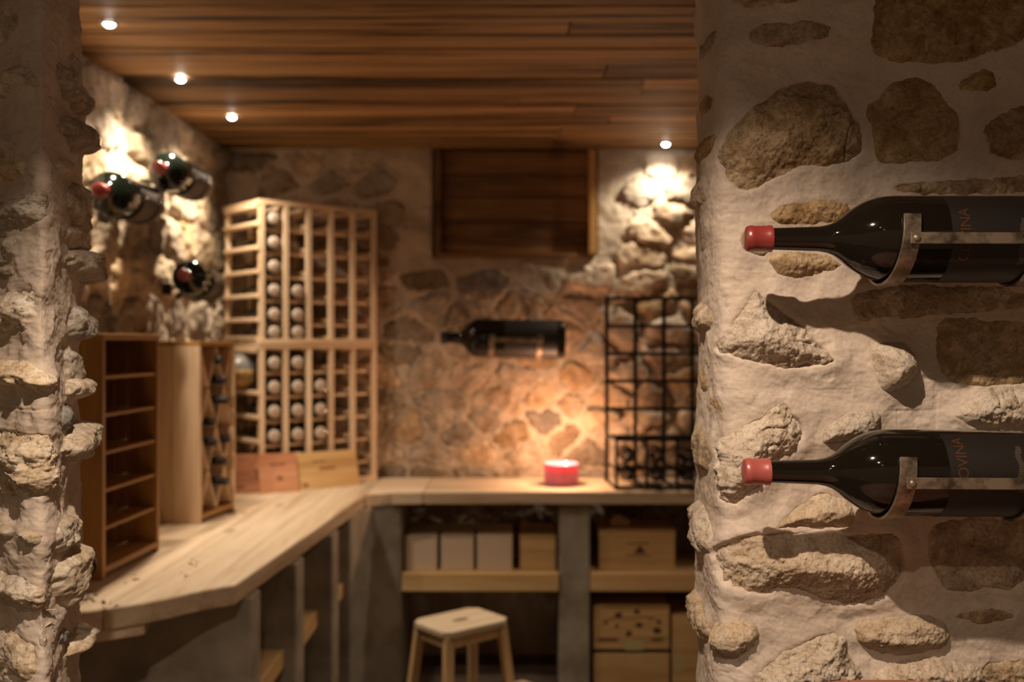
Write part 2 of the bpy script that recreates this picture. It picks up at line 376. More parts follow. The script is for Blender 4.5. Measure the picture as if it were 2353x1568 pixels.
def stone_height(pts3, uv, d, c, P, wbev, rough, nfac, seed, unit):
    """chiselled rock: tilted facets cut from a plateau, rounded towards the outline, roughened"""
    r = np.random.RandomState(seed)
    rel = (uv - c) * unit
    size = max(0.02, np.abs(rel).max())
    top = np.full(len(uv), P)
    for _ in range(nfac):
        a = r.uniform(0, 2 * PI); sl = r.uniform(0.15, 0.6) * min(1.0, P * 14 + 0.15)
        top = np.minimum(top, P * r.uniform(0.85, 1.15) + sl * (r.uniform(0.05, 0.5) * size - (rel[:, 0] * math.cos(a) + rel[:, 1] * math.sin(a))))
    top = np.maximum(top, P * 0.3)
    s = sstep(-0.007, wbev, d * unit) ** 0.6
    off = r.uniform(0, 50, 3)
    h = -0.007 + (top + 0.007) * s
    cr = noise3(pts3 * 26 + off + 9)
    h = h + sstep(-0.003, 0.012, d * unit) * rough * (0.60 * fbm(pts3 * 24 + off, 3) + 0.26 * fbm(pts3 * 120 + off, 3, 0.7) + 0.10 * noise3(pts3 * 430 + off)
                     - 0.55 * np.exp(-(cr / 0.045) ** 2) * sstep(0.0, 0.5, noise3(pts3 * 14 + off + 31)))
    return np.where(d < -0.001 / unit, h + (d * unit + 0.001) * 4.0, h)

def wall_with_stones(name, surf, uarr, varr, stones, unit, mort, mat_s, mat_m, seed, flip, amp=1.0, cut=None, lip=0.0012, pad=7, warp=6.0, dig=0.026, smear=0.004, flush=None, grow=0.0):
    """mortar bed as one mesh, every stone a mesh of its own parented to it. stones: dict(poly, P, bev, rough, fac)"""
    U, V = np.meshgrid(uarr, varr); uv = np.stack([U.ravel(), V.ravel()], 1)
    p3 = surf.base3(uv[:, 0], uv[:, 1])
    wv = np.stack([fbm(p3 * 30 + 5, 3), fbm(p3 * 30 + 55, 3)], 1) * warp + np.stack([noise3(p3 * 130 + 3), noise3(p3 * 130 + 33)], 1) * warp * 0.3
    uw = uv + wv
    strk = p3.copy(); strk[:, 2] = strk[:, 2] * 2.2 + 0.6 * (p3[:, 0] + p3[:, 1])
    h = amp * (0.0060 * fbm(p3 * 6 + 3, 3) + 0.0030 * fbm(p3 * 13 + 40, 2) + 0.0050 * (ridged(p3 * 11 + 4, 2) - .5) + 0.0013 * fbm(p3 * 26 + 8, 2) + 0.0007 * fbm(strk * 60, 3) + 0.0004 * fbm(p3 * 170, 2) - 0.0012 * sstep(0.25, 0.6, noise3(p3 * 45 + 70)))
    LIFT = np.zeros_like(h); DIG = np.zeros_like(h); edge = smear * (0.4 + fbm(p3 * 24 + 88, 2))
    objs = []
    nu, nv = len(uarr), len(varr)
    for si, st in enumerate(stones):
        poly = chaikin(st['poly'], st.get('ch', 2)); lo = poly.min(0) - 40 * (pad / 7); hi = poly.max(0) + 40 * (pad / 7)
        iu = np.where((uarr >= lo[0]) & (uarr <= hi[0]))[0]; iv = np.where((varr >= lo[1]) & (varr <= hi[1]))[0]
        if len(iu) < 3 or len(iv) < 3: continue
        ii = (iv[:, None] * nu + iu[None, :]).ravel()
        d = sdist(uw[ii], poly) + grow; dm = d * unit; P = st['P']
        lp = lip * np.exp(-(np.minimum(dm, 0) / 0.010) ** 2) + 0.16 * max(P, 0) * np.exp(-np.abs(np.minimum(dm, 0)) / 0.022)
        dj = dm - edge[ii] - .004
        LIFT[ii] = np.maximum(LIFT[ii], lp); DIG[ii] = np.maximum(DIG[ii], dig * sstep(0.0, 0.016, dj))
        c = poly.mean(0); P = P * (1.25 if P > .0125 and flush else 1)
        hs = h[ii] * (1 - 0.5 * sstep(0, .03, dm)) + stone_height(p3[ii], uv[ii], d, c, P, st.get('bev', 0.02), st.get('rough', 0.006), st.get('fac', 4), seed + si * 13, unit)
        pts = surf.world(uv[ii, 0], uv[ii, 1], hs)
        keep = d > -pad
        if keep.sum() < 4: continue
        o3 = pts[keep].mean(0)
        me = grid_mesh('stone', pts - o3, len(iu), len(iv), keep, flip); me.materials.append(MAT[st.get('mat', mat_s if (not flush or st['P'] > .0125) else flush)])
        objs.append((me, o3))
    H = h + LIFT - DIG
    if cut is not None: H = cut(uv, H)
    pts = surf.world(uv[:, 0], uv[:, 1], H)
    me = grid_mesh(name, pts, nu, nv, None, flip); me.materials.append(MAT[mat_m])
    wo = link(name, me, None, kind='structure')
    for me, o3 in objs:
        o = link('stone', me, None, wo); o.location = o3
    return wo

def arr(*segs):
    out = []
    for a, b, st in segs: out.append(np.arange(a, b, st))
    return np.concatenate(out)
def sc(pts, ox, oy, k): return [(ox + x / k, oy + y / k) for x, y in pts]

def courses(u0, u1, z0, z1, rng, hmin, hmax, wmin, wmax, gap, skip=None):
    C = []
    z = z0
    while z < z1:
        hh = rng.uniform(hmin, hmax); u = u0 - rng.uniform(0, wmax)
        while u < u1:
            ww = rng.uniform(wmin, wmax) * (0.7 + 0.6 * rng.random())
            C.append((u + ww / 2, z + hh / 2 + rng.uniform(-0.25, 0.25) * hh)); u += ww
        z += hh
    C = np.array(C); polys = []
    for i, c in enumerate(C):
        zt0, zt1 = max(c[1] - .3, z0 - .02), min(c[1] + .3, z1 + .03)
        if c[1] > z1 or c[1] < z0: continue
        poly = [np.array(p) for p in ((c[0] - .4, zt0), (c[0] + .4, zt0), (c[0] + .4, zt1), (c[0] - .4, zt1))]
        dd = C - c; near = np.where((np.abs(dd[:, 0]) < .6) & (np.abs(dd[:, 1]) < .45))[0]
        for j in near:
            if j == i: continue
            n = (C[j] - c) * np.array([1.0, 1.5]); m = (C[j] + c) / 2; new = []
            for k in range(len(poly)):
                a, b = poly[k], poly[(k + 1) % len(poly)]; da, db = (a - m) @ n, (b - m) @ n
                if da <= 0: new.append(a)
                if da * db < 0: new.append(a + (b - a) * da / (da - db))
            poly = new
            if len(poly) < 3: break
        if len(poly) < 3: continue
        P = np.array(poly); cc = P.mean(0); e = P - cc; l = np.linalg.norm(e, axis=1)
        g = gap * rng.uniform(0.6, 1.7)
        if l.min() < g * 1.6: e = e * np.maximum(0.35, 1 - g / np.maximum(l, 1e-3))[:, None]
        else: e = e * (1 - g / l)[:, None]
        P = cc + e
        ext = P.max(0) - P.min(0)
        if ext.min() < 0.035 or cc[0] < u0 - .05 or cc[0] > u1 + .05 or cc[1] > z1 + .02: continue
        if skip and skip(P): continue
        polys.append(P)
    return polys
def beyond(u0, u1, v0, v1, inside, seed):
    # stones of the same walls outside the photograph's frame
    r = random.Random(seed); k = 1682.0
    ps = courses(u0 / k, u1 / k, v0 / k, v1 / k, r, .05, .11, .08, .19, .012, skip=lambda P: inside(P * k))
    return [S(p * k, r.uniform(.004, .022), r.uniform(.012, .03), .009, 4) for p in ps]
# --- near wall to the right of the opening
r7 = lambda *p: sc(p, 1560, 0, 2.01)
r8 = lambda *p: sc(p, 1560, 780, 1.99)
c5 = lambda *p: sc(p, 1560, 770, 3.92)
S = lambda poly, P, bev=0.02, rough=0.006, fac=4, **k: dict(poly=poly, P=P, bev=bev, rough=rough, fac=fac, **k)
right_stones = [
    S(r7((885,50),(862,190),(900,250),(1000,292),(1150,288),(1200,300),(1390,270),(1640,200),(1640,-90),(900,-90)), .006, .012, .006, 3),
    S(r7((300,190),(322,130),(420,104),(600,88),(700,95),(712,180),(650,205),(480,220),(360,222)), .004, .012, .007, 3),
    S([(1672,12),(1685,-28),(1860,-28),(1862,0),(1760,16),(1715,22)], .010, .014, .008, 4),
    S(r7((190,640),(235,590),(330,480),(470,385),(560,350),(680,372),(740,400),(780,500),(850,570),(868,690),(840,740),(700,785),(560,800),(430,840),(330,905),(240,890),(190,820),(165,710)), .019, .05, .010, 6, mat='stone_ochre'),
    S(r7((1010,350),(1100,332),(1180,362),(1220,460),(1300,530),(1328,650),(1280,735),(1100,768),(930,770),(900,720),(892,600),(850,530),(870,455),(960,410)), .005, .015, .007, 4),
    S(r7((1270,400),(1330,342),(1440,308),(1488,400),(1440,424),(1320,442)), .004, .012, .007, 3),
    S(r7((1400,560),(1530,500),(1660,470),(1660,740),(1480,748),(1410,700),(1388,640)), .006, .014, .007, 3),
    S(r7((980,850),(1060,828),(1300,832),(1640,800),(1660,905),(1000,905)), .005, .012, .006, 3),
    S(r7((415,990),(460,945),(600,930),(740,918),(800,955),(800,1050),(700,1030),(560,1042),(430,1040)), .008, .015, .007, 3),
    S(r7((272,1120),(318,1045),(420,1020),(430,1170),(335,1188)), .010, .015, .010, 4),
    S(r7((405,1180),(460,1160),(700,1175),(775,1230),(700,1260),(560,1280),(480,1275),(420,1222)), .010, .016, .009, 4),
    S(r7((770,1370),(860,1340),(1100,1312),(1380,1320),(1660,1330),(1660,1425),(1350,1446),(1000,1470),(800,1498),(788,1420)), .007, .014, .006, 3),
    S([(1640,795),(1668,745),(1712,694),(1738,656),(1765,690),(1820,722),(1862,770),(1912,808),(1928,834),(1880,850),(1800,856),(1740,842),(1690,826),(1650,818)], .030, .06, .010, 7),
    S([(2142,745),(2180,722),(2260,735),(2390,730),(2400,885),(2300,895),(2230,889),(2178,876),(2142,842),(2146,785)], .007, .014, .006, 3),
    S(r8((868,45),(1000,2),(1075,80),(1088,150),(1000,228),(950,248),(890,190),(878,110)), .036, .03, .005, 6),
    S(r8((1252,345),(1330,262),(1400,222),(1640,225),(1640,400),(1350,398),(1282,370)), .022, .024, .012, 5),
    S(c5((300,960),(480,850),(800,640),(940,562),(1010,640),(1130,800),(1140,900),(1050,1080),(900,1110),(800,1350),(640,1440),(520,1568),(330,1500),(305,1300),(298,1100)), .026, .05, .011, 7),
    S([(1885,1022),(1900,985),(1960,952),(2010,944),(2026,965),(2000,1000),(1920,1014)], .016, .016, .012, 5),
    S([(1740,1232),(1800,1180),(1850,1142),(1900,1122),(1960,1150),(1970,1190),(1945,1212),(1880,1212),(1800,1214)], .022, .04, .006, 3),
    S(r8((150,965),(250,895),(400,858),(500,872),(620,880),(800,872),(960,855),(1030,930),(1040,1050),(1000,1130),(930,1190),(780,1225),(700,1208),(600,1160),(470,1150),(340,1195),(230,1150),(158,1080)), .036, .06, .011, 7),
    S(r8((1100,950),(1140,820),(1400,800),(1660,830),(1660,1000),(1560,1160),(1400,1150),(1220,1163),(1170,1110),(1140,1050)), .009, .02, .007, 4),
    S(r8((800,1300),(880,1280),(1000,1270),(1180,1260),(1236,1350),(1190,1398),(1000,1402),(822,1398)), .022, .016, .008, 4, ch=1),
    S(r8((130,1340),(250,1285),(360,1300),(380,1370),(300,1430),(200,1458),(148,1400)), .020, .022, .009, 5),
    S(r8((330,1530),(450,1425),(560,1380),(680,1312),(760,1340),(770,1440),(850,1530),(850,1640),(300,1640)), .026, .04, .014, 6),
    S(r8((870,1505),(1000,1480),(1100,1452),(1230,1470),(1380,1490),(1420,1560),(1300,1640),(900,1640)), .020, .022, .013, 6),
    S(r8((1240,1250),(1400,1240),(1500,1232),(1560,1280),(1400,1300),(1260,1288)), .005, .01, .007, 3),
    S(r8((1350,1490),(1500,1450),(1660,1460),(1660,1640),(1400,1640)), .008, .02, .008, 4),
    S(c5((265,585),(330,562),(410,612),(424,735),(340,708),(282,660)), .004, .010, .006, 3),
    # stones turning into the reveal
    S([(1592,402),(1614,394),(1630,420),(1622,452),(1598,452)], .022, .02, .008, 4),
    S([(1600,300),(1640,284),(1648,320),(1640,345),(1606,346)], .012, .018, .008, 4),
    S([(1604,190),(1622,182),(1632,214),(1610,230)], .014, .016, .005, 3),
    S([(1602,500),(1620,492),(1628,560),(1610,568)], .008, .014, .006, 3),
    S([(1588,706),(1604,690),(1630,700),(1634,745),(1604,762)], .022, .02, .008, 4),
    S([(1590,1012),(1630,996),(1636,1088),(1604,1108)], .020, .03, .006, 4),
    S([(1586,1216),(1620,1192),(1644,1234),(1640,1290),(1604,1302),(1588,1268)], .026, .03, .008, 5),
    S([(1584,1456),(1604,1432),(1630,1462),(1614,1520),(1588,1512)], .026, .03, .007, 4),
    S([(1598,60),(1640,40),(1650,75),(1612,100)], .006, .014, .006, 3),
    S([(1602,860),(1622,850),(1630,905),(1610,915)], .008, .014, .006, 3),
]
ctrlR = [(1300, 2700, 1.72), (1440, 1760, 1.72), (1530, 1612, 1.69), (1560, 1600, 1.64), (1585, 1602, 1.58), (1605, 1612, 1.50), (1625, 1628, 1.425), (1645, 1646, 1.385), (1670, 1670, 1.365), (1710, 1710, 1.36), (4000, 4000, 1.36)]
for st in right_stones[-10:]: st['P'] *= .62; st['bev'] = .012
surfR = profile_surf(ctrlR, 1)
surfR.nor[:] = np.where((surfR.us > 1750)[:, None], np.array([[0., -1.]]), surfR.nor)
_p = surfR.at(np.array([2000.]))[1]
if _p[0, 1] > 0: surfR.nor *= -1
vfine = np.concatenate([np.arange(-452, -50, 8), np.arange(-50, 1625, 2.7), np.arange(1625, 2400, 8), np.arange(2400, 3391, 50), [3391]])
right_stones += beyond(1660, 3150, -440, 2350, lambda P: P[:, 0].min() < 2405 and P[:, 1].max() > -62 and P[:, 1].min() < 1645, 31)
uR = arr((1300, 1540, 10), (1540, 1660, 0.9), (1660, 2430, 2.7), (2430, 3200, 7), (3200, 4000, 40))
wall_with_stones('wall_front_right', surfR, uR, vfine, right_stones, 1 / 1682.0, None, 'stone_near', 'mortar_near', 11, True, flush='stone_ochre', grow=5.0)

# --- near wall to the left of the opening
l1 = lambda *p: sc(p, 0, 0, 3.92)
l2 = lambda *p: sc(p, 0, 380, 3.92)
l3 = lambda *p: sc(p, 0, 770, 3.92)
l4 = lambda *p: sc(p, 0, 1168, 3.92)
left_stones = [
    S([(-80,-30),(40,-34),(50,10),(42,50),(-30,62),(-80,60)], .006, .014, .008, 3),
    S([(-80,75),(20,70),(40,100),(10,112),(-80,115)], .004, .014, .006, 3),
    S(l1((-250,600),(0,600),(60,560),(140,482),(230,500),(300,550),(328,640),(376,720),(350,788),(240,720),(100,748),(0,720),(-250,740)), .030, .03, .012, 6),
    S(l1((560,480),(600,395),(680,480),(780,462),(838,485),(828,620),(780,698),(700,690),(620,680),(562,600)), .020, .022, .014, 5),
    S(l1((620,860),(720,852),(800,880),(858,980),(848,1040),(700,1128),(650,1178),(602,1100),(564,1000)), .026, .028, .008, 5),
    S(l1((530,1360),(580,1340),(604,1390),(566,1470),(526,1455)), .016, .012, .005, 3),
    S(l1((640,240),(700,180),(750,190),(742,420),(680,420)), .012, .014, .006, 3),
    S([(-80,335),(45,335),(64,358),(58,398),(-80,402)], .020, .02, .010, 5),
    S([(-80,270),(18,275),(40,300),(48,322),(10,338),(-80,334)], .012, .016, .009, 4),
    S(l2((610,100),(660,14),(756,70),(818,200),(843,370),(780,450),(702,430),(606,330),(592,200)), .026, .03, .010, 6),
    S(l2((592,500),(700,452),(770,520),(798,620),(700,680),(642,640),(604,560)), .020, .02, .009, 4),
    S(l2((622,700),(800,642),(876,740),(918,895),(850,948),(740,938),(642,870),(604,800)), .034, .034, .009, 5),
    S(l2((-250,250),(0,250),(150,262),(260,200),(388,172),(448,280),(418,400),(350,488),(250,510),(180,558),(60,540),(-250,555)), .022, .03, .012, 6),
    S(l2((-250,600),(10,600),(80,592),(180,622),(158,800),(120,858),(0,858),(-250,858)), .014, .012, .007, 3, ch=1),
    S(l2((-250,872),(60,870),(168,902),(158,978),(0,1008),(-250,1000)), .020, .016, .007, 3),
    S(l2((-250,1110),(0,1105),(150,1120),(308,1062),(358,1150),(340,1350),(300,1468),(200,1508),(0,1500),(-250,1480)), .024, .035, .014, 5),
    S(l2((620,1290),(690,1242),(748,1330),(798,1470),(768,1540),(640,1560),(612,1450)), .024, .024, .010, 5),
    S(l3((-250,190),(40,182),(200,262),(260,205),(398,320),(468,400),(428,538),(330,490),(220,478),(100,478),(-250,500)), .026, .026, .013, 6),
    S(l3((592,452),(680,440),(778,500),(738,580),(620,628),(584,560)), .026, .022, .007, 4),
    S(l3((604,200),(660,152),(718,330),(756,450),(622,460)), .016, .02, .007, 4),
    S(l3((524,742),(600,664),(638,740),(618,838),(560,898),(534,860)), .014, .014, .007, 4, mat='stone_grey'),
    S(l3((560,1000),(640,912),(780,902),(858,1030),(828,1110),(720,1188),(640,1228),(572,1180),(548,1080)), .034, .03, .007, 5),
    S(l3((-250,900),(100,852),(300,862),(420,882),(518,1000),(536,1200),(508,1440),(350,1520),(100,1560),(-250,1550)), .024, .05, .016, 6),
    S(l4((-250,230),(60,232),(198,232),(222,290),(130,398),(-250,408)), .022, .02, .006, 4),
    S(l4((232,262),(300,194),(378,232),(388,300),(340,378),(262,300)), .016, .016, .009, 4),
    S(l4((500,202),(560,172),(600,300),(608,420),(560,458),(492,468),(472,350)), .018, .018, .010, 4),
    S(l4((600,205),(668,300),(640,358),(602,340)), .020, .016, .006, 3),
    S(l4((500,640),(560,560),(640,522),(738,700),(758,850),(738,1028),(622,1106),(572,1000),(522,850)), .024, .034, .006, 4),
    S(l4((-250,670),(100,682),(300,652),(428,800),(426,928),(330,978),(170,948),(100,998),(-250,1008)), .022, .03, .012, 5),
    S(l4((-250,1190),(150,1202),(300,1262),(368,1400),(398,1640),(-250,1640)), .016, .03, .008, 4),
    S(l4((302,1202),(400,1124),(458,1270),(428,1398),(360,1328)), .008, .016, .007, 3),
    S(l4((584,1300),(636,1322),(636,1428),(592,1428)), .010, .014, .006, 3, mat='stone_grey'),
    S(l4((650,1510),(740,1450),(830,1530),(870,1640),(640,1640)), .030, .03, .006, 4),
]
MAT['stone_grey'] = stone_mat('stone_grey', (0.13, 0.12, 0.11), (0.26, 0.25, 0.23), (0.45, 0.43, 0.40), 30, 0.5, 0.1, 0.3)
ctrlL = [(-2300, -1500, 3.2), (-60, -60, 1.55), (60, 60, 1.392), (95, 95, 1.375), (118, 118, 1.395), (140, 136, 1.44), (165, 155, 1.50), (194, 172, 1.57), (224, 181, 1.63), (240, 178, 1.70), (265, 150, 1.76), (310, 60, 1.80), (430, -400, 1.80)]
for st in left_stones:
    if np.mean(st['poly'], 0)[0] > 138: st['P'] = st['P'] * 1.2; st['bev'] = .008; st['fac'] = 2; st['rough'] *= 1.2
surfL = profile_surf(ctrlL, 1)
if surfL.at(np.array([0.]))[1][0, 1] > 0: surfL.nor *= -1
left_stones += beyond(-800, 60, -440, 2350, lambda P: P[:, 0].max() > -85 and P[:, 1].max() > -62 and P[:, 1].min() < 1645, 37)
uL = arr((-2300, -860, 60), (-860, -90, 7), (-90, 90, 2.7), (90, 245, 0.9), (245, 431, 10))
wall_with_stones('wall_front_left', surfL, uL, vfine, left_stones, 1 / 1682.0, None, 'stone_left', 'mortar_near', 23, True, amp=1.5, grow=3.0)

# --- far walls: stones laid in rough courses
rng = random.Random(5)
WX = -1.45
us = np.linspace(1.7, 5.1, 50)
surfWL = Surf(us, np.stack([np.full(50, WX), us], 1), np.tile([[1.0, 0.0]], (50, 1)), lambda v: v)
pl = courses(2.25, 4.92, 0.90, 2.47, rng, .11, .21, .15, .30, .010)
stl = [dict(poly=p, P=rng.uniform(.010, .040), bev=rng.uniform(.010, .026), rough=.016, fac=6, ch=1) for p in pl]
for st in stl:
    zc = st['poly'].mean(0)[1]
    if zc < 1.62: st['P'] = min(st['P'], .03)
ua = np.concatenate([np.arange(1.75, 2.2, .06), np.arange(2.2, 5.0, .011)]); va = np.concatenate([np.arange(0, .86, .09), np.arange(.86, 2.53, .011)])
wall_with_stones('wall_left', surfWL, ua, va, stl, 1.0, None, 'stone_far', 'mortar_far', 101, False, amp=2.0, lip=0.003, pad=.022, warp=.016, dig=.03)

WY = 4.92
HX0, HX1, HZ0 = (1000 - CX) * WY / F, (1366 - CX) * WY / F, EYE + (CY - 584) * WY / F
us = np.linspace(-1.7, 1.6, 50)
surfWB = Surf(us, np.stack([us, np.full(50, WY)], 1), np.tile([[0.0, -1.0]], (50, 1)), lambda v: v)
rng = random.Random(9)
pb = courses(-1.45, 1.40, 0.50, 2.46, rng, .07, .15, .17, .36, .009, skip=lambda P: P[:, 0].max() > HX0 - .03 and P[:, 0].min() < HX1 + .03 and P[:, 1].max() > HZ0 - .02)
stb = [dict(poly=p, P=(rng.uniform(.002, .014) if p.mean(0)[0] < .38 else rng.uniform(.015, .045)), bev=rng.uniform(.010, .028), rough=.010, fac=4, ch=1) for p in pb]
def hatch_cut(uv, H):
    m = (uv[:, 0] > HX0 - .01) & (uv[:, 0] < HX1 + .01) & (uv[:, 1] > HZ0 - .01)
    return np.where(m, -.13, H)
ua = np.concatenate([np.arange(-1.6, 1.45, .011), np.arange(1.45, 1.65, .1)]); va = np.concatenate([np.arange(0, .48, .08), np.arange(.48, 2.53, .011)])
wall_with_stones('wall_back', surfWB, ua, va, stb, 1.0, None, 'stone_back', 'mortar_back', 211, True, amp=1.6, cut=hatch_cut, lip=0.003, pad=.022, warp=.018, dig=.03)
mk('wall_right', MB().box(1.42, 1.55, 1.75, 5.1, 0, 2.5), 'mortar_far', kind='structure')
mk('floor', MB().box(-3.2, 3.2, -1.5, 5.2, -.1, 0), 'floor', kind='structure')

# ------------------------------------------------------------------ ceiling of old boards
ceil = mk('ceiling', MB().box(-3.2, 3.2, -1.5, 5.2, 2.525, 2.62), 'dark_wood', kind='structure')
rng = random.Random(3)
y = -1.4
while y < 5.05:
    wd = rng.uniform(.12, .21); y1 = min(y + wd, 5.08); dz = rng.uniform(0, .006)
    x = -3.1
    while x < 3.1:
        x1 = min(3.12, x + rng.uniform(2.6, 4.2)) if y > 1.3 else 3.12
        if 3.1 - x1 < .8: x1 = 3.12
        boxpart('plank', 'ceiling_wood', ceil, x + .001, x1 - .001, y + .0025, y1 - .0025, 2.50 + dz, 2.5245, .003)
        x = x1
    y = y1

# ------------------------------------------------------------------ ceiling spotlights
def spotlight(x, y, label, watts, col, size=128, blend=1.0, lamp_r=.018, aim=(0, .10), nm='ceiling_spotlight', grp='recessed ceiling spotlights'):
    t = thing(nm, label, 'light', (x, y, 2.498), 0, grp)
    mk('ring', MB().lathe([(0.0, .030), (-.003, .031), (-.005, .027), (-.004, .018), (.0, .0155)], 28, 'z', False), 'iron', t, smooth=.6)
    mk('lens', MB().lathe([(-.001, .015), (-.006, .014), (-.010, .010), (-.012, .004), (-.0122, .0005)], 24, 'z', True), 'lens', t, smooth=1.2)
    ld = bpy.data.lights.new('lamp', 'SPOT'); ld.energy = watts; ld.color = col; ld.spot_size = math.radians(size); ld.spot_blend = blend; ld.shadow_soft_size = lamp_r
    lo = bpy.data.objects.new('lamp', ld); COL.objects.link(lo); lo.parent = t; lo.location = (0, 0, -.035); lo.rotation_euler = (aim[0], aim[1], 0)
    return t
spotlight(*px(251, 52, .95 * F / 732).to_2d(), 'ceiling spotlight nearest the doorway in the row along the left wall', W_SPOT, C_SPOT)
spotlight(*px(415, 180, .95 * F / 604).to_2d(), 'middle ceiling spotlight of the three in the row along the left wall', W_SPOT, C_SPOT)
spotlight(*px(533, 267, .95 * F / 517).to_2d(), 'farthest ceiling spotlight of the row, above the tall wine rack', W_SPOT, C_SPOT)
spotlight(*px(1530, 329, .95 * F / 455).to_2d(), 'ceiling spotlight by the back wall above the black wire rack', W_SPOT_BACK, C_BACK, 132, 1.0, aim=(.12, .03))
spotlight(.74, 3.55, 'added fill spotlight, unseen behind the near right stone wall', 10.0, C_SPOT, 112, 1.0)  # added out of view to brighten the boxes and stool
spotlight(.74, 2.95, 'added fill spotlight, unseen on the right just inside the doorway', 10.0, C_SPOT, 112, 1.0)  # second added fill lamp for the counter fronts and stool
spotlight(-.22, .42, 'ceiling spotlight on the near side of the doorway, out of the frame', W_HALL, C_HALL, 121, .34, .012, aim=(0, -.06))
spotlight(-.22, -.25, 'second ceiling spotlight outside the doorway, counting from the doorway', W_HALL * .36, C_HALL, 122, .4, .012, aim=(0, -.07))
spotlight(-.22, -.90, 'third ceiling spotlight outside the doorway, counting from the doorway', W_HALL * .36, C_HALL, 122, .4, .012, aim=(0, -.07))

# ------------------------------------------------------------------ hatch in the back wall
t = thing('wooden_hatch', 'dark wooden hatch of wide boards set high in the back stone wall', 'hatch', (0, WY, 0))
zs = [HZ0 + .005, HZ0 + .165, HZ0 + .285, HZ0 + .40, 2.497]
for a, b in zip(zs[:-1], zs[1:]):
    boxpart('board', 'dark_wood', t, HX0 + .03, HX1 - .03, .03, .055, a + .002, b - .002, .003)
boxpart('frame_post', 'dark_wood', t, HX0, HX0 + .03, -.02, .06, HZ0, 2.497, .003)
boxpart('frame_post', 'cedar_z', t, HX1 - .03, HX1 + .004, -.03, .06, HZ0, 2.497, .003)
boxpart('sill', 'dark_wood', t, HX0, HX1, -.012, .06, HZ0 - .02, HZ0 + .004, .003)

# ------------------------------------------------------------------ worktop on concrete piers
CT, CTH = .88, .056
t = thing('worktop', 'pale wooden corner worktop with rounded near end along left and back walls', 'worktop', (0, 0, 0))
def slab(name, mat, poly, z0, z1, parent, bevel=.004):
    c = np.mean(poly, 0); o = mk(name, MB().prism([(p[0] - c[0], p[1] - c[1]) for p in poly], z0 - z1, 0), mat, parent, bevel=bevel); o.location = (c[0], c[1], z1); return o
slab('board', 'counter_y', [(-1.41, 2.41), (-1.20, 2.425), (-1.076, 2.465), (-1.039, 2.485), (-1.039, 4.88), (-1.41, 4.88)], CT - CTH, CT, t)
slab('board', 'counter_y', [(-1.0365, 2.487), (-.955, 2.547), (-.905, 2.602), (-.866, 2.652), (-.82, 2.70), (-.776, 2.733), (-.668, 4.32), (-.668, 4.88), (-1.0365, 4.88)], CT - CTH, CT, t)
slab('board', 'counter_x', [(-.6655, 4.325), (-.64, 4.355), (-.56, 4.405), (-.423, 4.42), (-.423, 4.88), (-.6655, 4.88)], CT - CTH, CT, t)
slab('board', 'counter_x', [(-.4205, 4.42), (1.10, 4.42), (1.10, 4.65), (-.4205, 4.65)], CT - CTH, CT, t)
slab('board', 'counter_x', [(-.4205, 4.6525), (1.10, 4.6525), (1.10, 4.88), (-.4205, 4.88)], CT - CTH, CT, t)
slab('packing_strip', 'counter_x', [(-1.40, 2.425), (-1.09, 2.47), (-.96, 2.56), (-.97, 2.62), (-1.40, 2.50)], CT - CTH - .03, CT - CTH - .0005, t, .002)

t = thing('counter_base', 'grey concrete piers and thick wooden shelves carrying the worktop', 'base', (0, 0, 0))
zt = CT - CTH - .001
def pier(x0, x1, y0, y1): boxpart('pier', 'concrete', t, x0, x1, y0, y1, .0, zt, .006)
pier(-1.40, -.755, 2.815, 2.925); pier(-1.40, -.722, 3.245, 3.365); pier(-1.40, -.693, 3.72, 3.855)
slab('corner_pier', 'concrete', [(-.69, 4.10), (-.64, 4.36), (-.52, 4.44), (-.52, 4.88), (-1.40, 4.88), (-1.40, 4.10)], 0, zt, t, .006)
pier(.185, .322, 4.45, 4.88); pier(.98, 1.1, 4.45, 4.88)
boxpart('shelf', 'case_y', t, -1.38, -.76, 2.927, 3.243, .487, .546, .003)
boxpart('shelf', 'case_y', t, -1.38, -.745, 3.367, 3.718, .487, .546, .003)
boxpart('shelf', 'case_y', t, -1.38, -.72, 3.857, 4.098, .495, .555, .003)
boxpart('shelf', 'case_x', t, -.518, .183, 4.44, 4.86, .432, .513, .003)
boxpart('shelf', 'case_x', t, .324, .978, 4.44, 4.86, .432, .513, .003)

